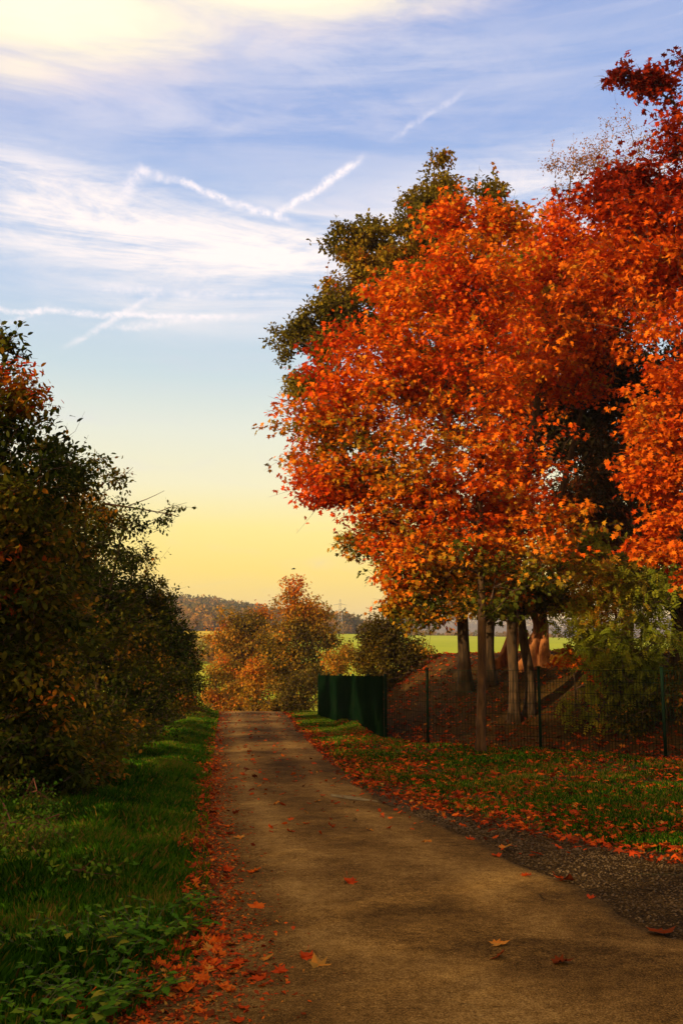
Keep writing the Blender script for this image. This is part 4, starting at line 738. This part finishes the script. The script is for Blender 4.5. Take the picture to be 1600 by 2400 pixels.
for k, (px, py, h, lab) in enumerate(((70, 2010, .45, 'nearer bramble thicket with pale leaves at the left edge'), (20, 1930, .5, 'further bramble thicket under the dark hedge at the left edge'), (150, 2060, .25, 'low bramble shoot spreading into the verge grass'))):
    g = G(px, py, .1); c = np.array([g[0], g[1], float(H(g[0], g[1]))])
    tree('bramble' + ('' if k == 0 else '.%03d' % k), lab, 'bramble', [([c, c + [.1, 0, h * .5], c + [.25, -.1, h * .9]],   .004, .002), ([c, c + [-.15, .1, h * .5], c + [-.3, .2, h]], .004, .002)],
         [(c + [0, 0, h * .5], np.array([.5, .45, h * .5])), (c + [.3, 0, h * .3], np.array([.4, .3, h * .35]))], 130, 9, .07, .042, 'oval', 'nettle', lambda c: .55 + .7 * cn(c, 3, 7), 320 + k, bark='red', sides=5, flare=0, twigr=.0012, crown_name='leaves', trunk_name='stems', group='brambles at the foot of the hedge')

# ------------------------------------------------------------------ fallen leaves
SH['bigmaple'] = np.array([(0, 0, 0), (.10, .20, .03), (.02, .38, .08), (.22, .36, .04), (.30, .52, .10), (.40, .34, .03), (.62, .50, .10), (.60, .30, .03), (.74, .22, .02), (1, 0, .10), (.74, -.22, .02), (.60, -.30, .03), (.62, -.50, .12), (.40, -.34, .03), (.30, -.52, .08), (.22, -.36, .04), (.02, -.38, .06), (.10, -.20, .03)]) - np.array([.5, 0, 0])
def litter(name, label, x, y, z, size, rng, tilt=.35, vmean=None, shape='maple'):
    n = len(x); a = rng.random(n) * 6.283; T = np.stack([np.cos(a), np.sin(a), rng.normal(size=n) * tilt * .6], 1); N = np.stack([rng.normal(size=n) * tilt, rng.normal(size=n) * tilt, np.ones(n)], 1)
    V, Fc = leaves(np.stack([x, y, z], 1), T, N, size, shape, (rng.uniform(-2.5, 4.5, n), rng.uniform(.35, 1.1, n))); v = .38 + rng.normal(size=n) * .25 if vmean is None else vmean
    return tag(mesh_np(name, V, Fc, M['litter'], rnd=np.clip(v, 0, 1)), label, 'leaves', kind='stuff')
rng = np.random.default_rng(17)
# candidates along both road edges and strewn over the lane
n = 3400; y = 4.6 + 30 * rng.random(n) ** 1.35; wdt = np.interp(y, [4.6, 6.2, 7, 12, 30], [.34, .16, .08, .10, .22]); xl = roadL(y) - .10 + rng.normal(size=n) * wdt; xl = np.where(rng.random(n) < .25 + .75 * sstep(.25, .6, vnoise(y * 1.3, y * 0, 51)), xl, 99)
n2 = 5200; y2 = 8.2 + 27 * rng.random(n2) ** 1.1; x2 = np.maximum(roadR(y2), 0 * y2 - 9) + np.abs(rng.normal(size=n2)) * np.interp(y2, [8, 12, 20, 34], [1.1, 1.0, .75, .4]) - .12; 
x2 = np.where(y2 < 13, x2 + np.interp(y2, [8, 10, 13], [1.2, .6, .1]), x2)
n3 = 24000; y3 = 8.5 + 26 * rng.random(n3) ** .9; x3 = roadR(y3) + rng.random(n3) * (.40 * y3 + 1 - roadR(y3)); ok = (y3 < fyx(x3) - .05) | ((x3 < SCREEN[0][0]) & (x3 < scx(y3)))
ok &= (x3 > np.where(y3 < 12, shoulder(y3) - .4, -99)) | (rng.random(n3) < .12); ok &= rng.random(n3) < .35 + .65 * vnoise(x3 * .9, y3 * .9, 53); x3, y3 = x3[ok], y3[ok]
n4 = 700; y4 = 9 + 26 * rng.random(n4) ** .9; x4 = roadL(y4) + rng.random(n4) * (roadR(y4) - roadL(y4))
X_ = np.r_[xl, x2, x3, x4]; Y_ = np.r_[y, y2, y3, y4]; ok = (np.abs(X_) < .38 * Y_ + .8); X_, Y_ = X_[ok], Y_[ok]
onroad = (X_ > roadL(Y_)) & (X_ < roadR(Y_)); Z_ = np.where(onroad, road_z(X_, Y_), H(X_, Y_) + .012) + .012 + rng.random(len(X_)) * .02; Z_ = np.where(~onroad & (X_ > 0), Z_ + .02, Z_)
# the nearest become individuals, together with the ones placed from the photo
spots = [(600, 2292, 0, 1.2), (745, 2273, 3, 1), (822, 2083, 1, 1), (1170, 2228, 3, .9), (1167, 2257, 0, 1), (1320, 2271, 0, 1), (1555, 2196, 0, 1.4), (1186, 1995, 3, 1), (599, 2135, 2, 1), (1100, 1972, 1, .7), (535, 1945, 2, 1), (540, 1962, 1, .9), (560, 1972, 3, 1), (533, 2049, 1, 1), (593, 2053, 2, 1),
         (1236, 2062, 1, .8), (1162, 2012, 1, .8), (716, 1942, 1, .8), (865, 1957, 3, .7), (680, 1960, 1, .8), (505, 2220, 2, .9), (440, 2330, 2, 1), (262, 2300, 2, 1.5), (160, 2390, 2, 1.5), (260, 2335, 1, 1), (1260, 2010, 1, .9), (1330, 2072, 0, 1.2), (1310, 2068, 1, 1), (480, 2280, 1, 1), (1290, 1965, 2, 1), (1500, 1995, 2, .9), (1520, 2030, 0, .8), (350, 2345, 3, 1.1), (590, 1870, 1, .9), (660, 1895, 1, .9), (745, 1888, 3, .9), (690, 1840, 1, .9), (550, 1830, 2, .8), (1410, 1958, 2, 1.1), (1100, 1880, 2, 1), (1385, 2110, 1, .7)]
ordr = np.argsort(Y_); NI = 300 - len(spots); near_i = ordr[:NI]; far_i = ordr[NI:]
cols = [('dark red', .12), ('red orange', .45), ('bright orange', .7), ('yellow orange', .93)]; protos = {}
def proto(ci, vi):
    if (ci, vi) not in protos:
        r = np.random.default_rng(400 + ci * 10 + vi); S = SH['bigmaple'].copy(); S[:, 2] *= r.uniform(.8, 2.0); S[:, 2] += r.uniform(-.25, .35) * S[:, 1] ** 2 * 2 + r.uniform(-.1, .3) * S[:, 0] ** 2; S[:, 1] *= r.uniform(.6, 1); S[:, :2] *= 1 + r.normal(size=(len(S), 2)) * .06
        S[:, 2] -= S[:, 2].min(); S *= .13
        c = np.array([[0, 0, S[:, 2].mean() * .5]]); V = np.vstack([S, c, [[-.13, .012, .018], [-.13, .016, .018]]]); k = len(S)
        Fc = [(i_, (i_ + 1) % k, k) for i_ in range(k)] + [(0, k + 1, k + 2)]
        me = bpy.data.meshes.new('fallen_leaf'); me.from_pydata([tuple(v) for v in V], [], Fc); me.materials.append(M['litter']); a = me.attributes.new('rnd', 'FLOAT', 'FACE')
        a.data.foreach_set('value', np.clip(cols[ci][1] + r.normal(size=len(Fc)) * .05, 0, 1).astype(np.float32)); protos[(ci, vi)] = me
    return protos[(ci, vi)]
where_s = ['clumped with bits at the bottom of the lane, left of its middle', 'lying alone and flat, lowest of the leaves on the lane', 'curled, alone in the middle of the near lane', 'small, right of the middle near the bottom of the lane', 'right of the middle, just below a small yellow one',
  'curled, on the right part of the lane near the bottom', 'large, at the right border of the photo on the road edge', 'on the asphalt just left of the gravel edge', 'small, alone on the left third of the near lane', 'small, alone close to the right road edge', 'topmost of three lying close together left on the lane', 'middle one of three lying close together left on the lane',
  'lowest of three lying close together left on the lane', 'curled up beside the left drift halfway down the lane', 'a hand away from the curled one on the left of the lane', 'small, on bare asphalt near the gravel', 'tiny, lone on the right half of the lane', 'higher up in the middle of the lane beside a paler one', 'small, just below the pale repair strip', 'left of a row of three across the lane',
  'small, right by the lowest part of the left drift', 'small, where the left drift spreads onto the asphalt', 'upright and largest among the weeds at the lower left', 'largest, at the very bottom of the drift', 'in the bottom drift under the upright one', 'small, at the start of the gravel', 'big, where lane and gravel meet', 'right beside the big one where lane and gravel meet', 'lowest on the lane before the spreading drift', 'on the gravel close to the grass']
ind = [(*G(px, py)[:2], c, s) for px, py, c, s in spots] + [(X_[k], Y_[k], int(rng.choice(4, p=[.2, .35, .3, .15])), rng.uniform(.35, .78)) for k in near_i]
for q_, (x, y, ci, s) in enumerate(ind):
    o = bpy.data.objects.new('fallen_leaf', proto(ci, int(rng.integers(9)))); COL.objects.link(o); on = roadL(y) < x < roadR(y)
    o.location = (x, y, float(road_z(x, y) if on else H(x, y) + .025) + .003); o.scale = (s, s, s); o.rotation_euler = (rng.normal() * .22, rng.normal() * .22, rng.random() * 6.28)
    mid_ = (x - roadL(y)) / (roadR(y) - roadL(y))
    where = 'lying on the asphalt of the near lane' if .06 < mid_ < .97 else ('in the drift along the left road edge' if mid_ <= .06 else 'on the gravel and grass right of the lane')
    tag(o, '%s fallen maple leaf %s' % (cols[ci][0], where), 'leaf', '%s fallen leaves %s' % (cols[ci][0], where))
    if q_ < len(where_s): o['label'] = '%s leaf %s' % (cols[ci][0], where_s[q_]); o['group'] = 'single fallen maple leaves' 
litter('leaf_litter', 'fallen orange and red leaves drifted along the road edges and over the grass', X_[far_i], Y_[far_i], Z_[far_i], rng.uniform(.03, .10, len(far_i)), rng, .4)
n = 16000; x = -.2 + rng.random(n) * 13; y = np.interp(x, fx, fy) + rng.random(n) ** 1.2 * 16 + .05; ok = (x < .38 * y + 1) & (rng.random(n) < .35 + .65 * vnoise(x * 1.2, y * 1.2, 57)); x, y = x[ok], y[ok]
litter('bank_leaf_litter', 'fallen leaves strewn over the shaded bank behind the fence', x, y, H(x, y) + .03, rng.uniform(.07, .13, len(x)), rng, .5)
# crumbs of broken leaf along the left edge and gravel stones
n = 9000; y = 4.6 + 14 * rng.random(n) ** 1.7; x = roadL(y) + .05 + rng.normal(size=n) * np.interp(y, [4, 7, 18], [.35, .16, .14])
onr = (x > roadL(y)); litter('leaf_crumbs', 'crumbled leaf bits and dry stalks along the left road edge', x, y, np.where(onr, road_z(x, y), H(x, y) + .01) + .006, rng.uniform(.012, .045, n), rng, .4, .45 + rng.normal(size=n) * .3, 'rhomb')
n = 7000; y = 5.5 + 7.5 * rng.random(n); x = roadR(y) + (np.minimum(shoulder(y), .4 * y + .8) - roadR(y)) * rng.random(n) ** .9; ok = (x > roadR(y) - .05) & (x < .4 * y + .5); x, y = x[ok], y[ok]; n = len(x)
oc = np.array([(1, 0, 0), (0, 1, 0), (-1, 0, 0), (0, -1, 0), (0, 0, .7), (0, 0, -.7)]); of = np.array([(0, 1, 4), (1, 2, 4), (2, 3, 4), (3, 0, 4), (1, 0, 5), (2, 1, 5), (3, 2, 5), (0, 3, 5)])
s = rng.uniform(.004, .014, n); V = np.stack([x, y, H(x, y) + .008], 1)[:, None] + s[:, None, None] * (oc[None] + rng.normal(size=(n, 6, 3)) * .22)
tag(mesh_np('shoulder_stones', V.reshape(-1, 3), (of[None] + 6 * np.arange(n)[:, None, None]).reshape(-1, 3), M['stone']), 'small loose stones on the gravel shoulder', 'stones', kind='stuff')

# ------------------------------------------------------------------ haze
hv = np.array([(-1500, -300, -8), (2200, -300, -8), (2200, 4500, -8), (-1500, 4500, -8), (-1500, -300, 150), (2200, -300, 150), (2200, 4500, 150), (-1500, 4500, 150)], float)
hm, t = newmat('pale_haze'); pv = t.new('ShaderNodeVolumePrincipled'); pv.inputs['Color'].default_value = (.80, .78, .86, 1); pv.inputs['Density'].default_value = .00030; pv.inputs['Anisotropy'].default_value = 0.0
t.l.new(pv.outputs[0], t.new('ShaderNodeOutputMaterial').inputs[1])
tag(mesh_np('haze', hv, [(0, 3, 2, 1), (4, 5, 6, 7), (0, 1, 5, 4), (1, 2, 6, 5), (2, 3, 7, 6), (3, 0, 4, 7)], hm), 'thin evening haze over the valley', 'haze', kind='stuff')
print('tris', sum(len(o.data.polygons) for o in bpy.data.objects if o.type == 'MESH'))
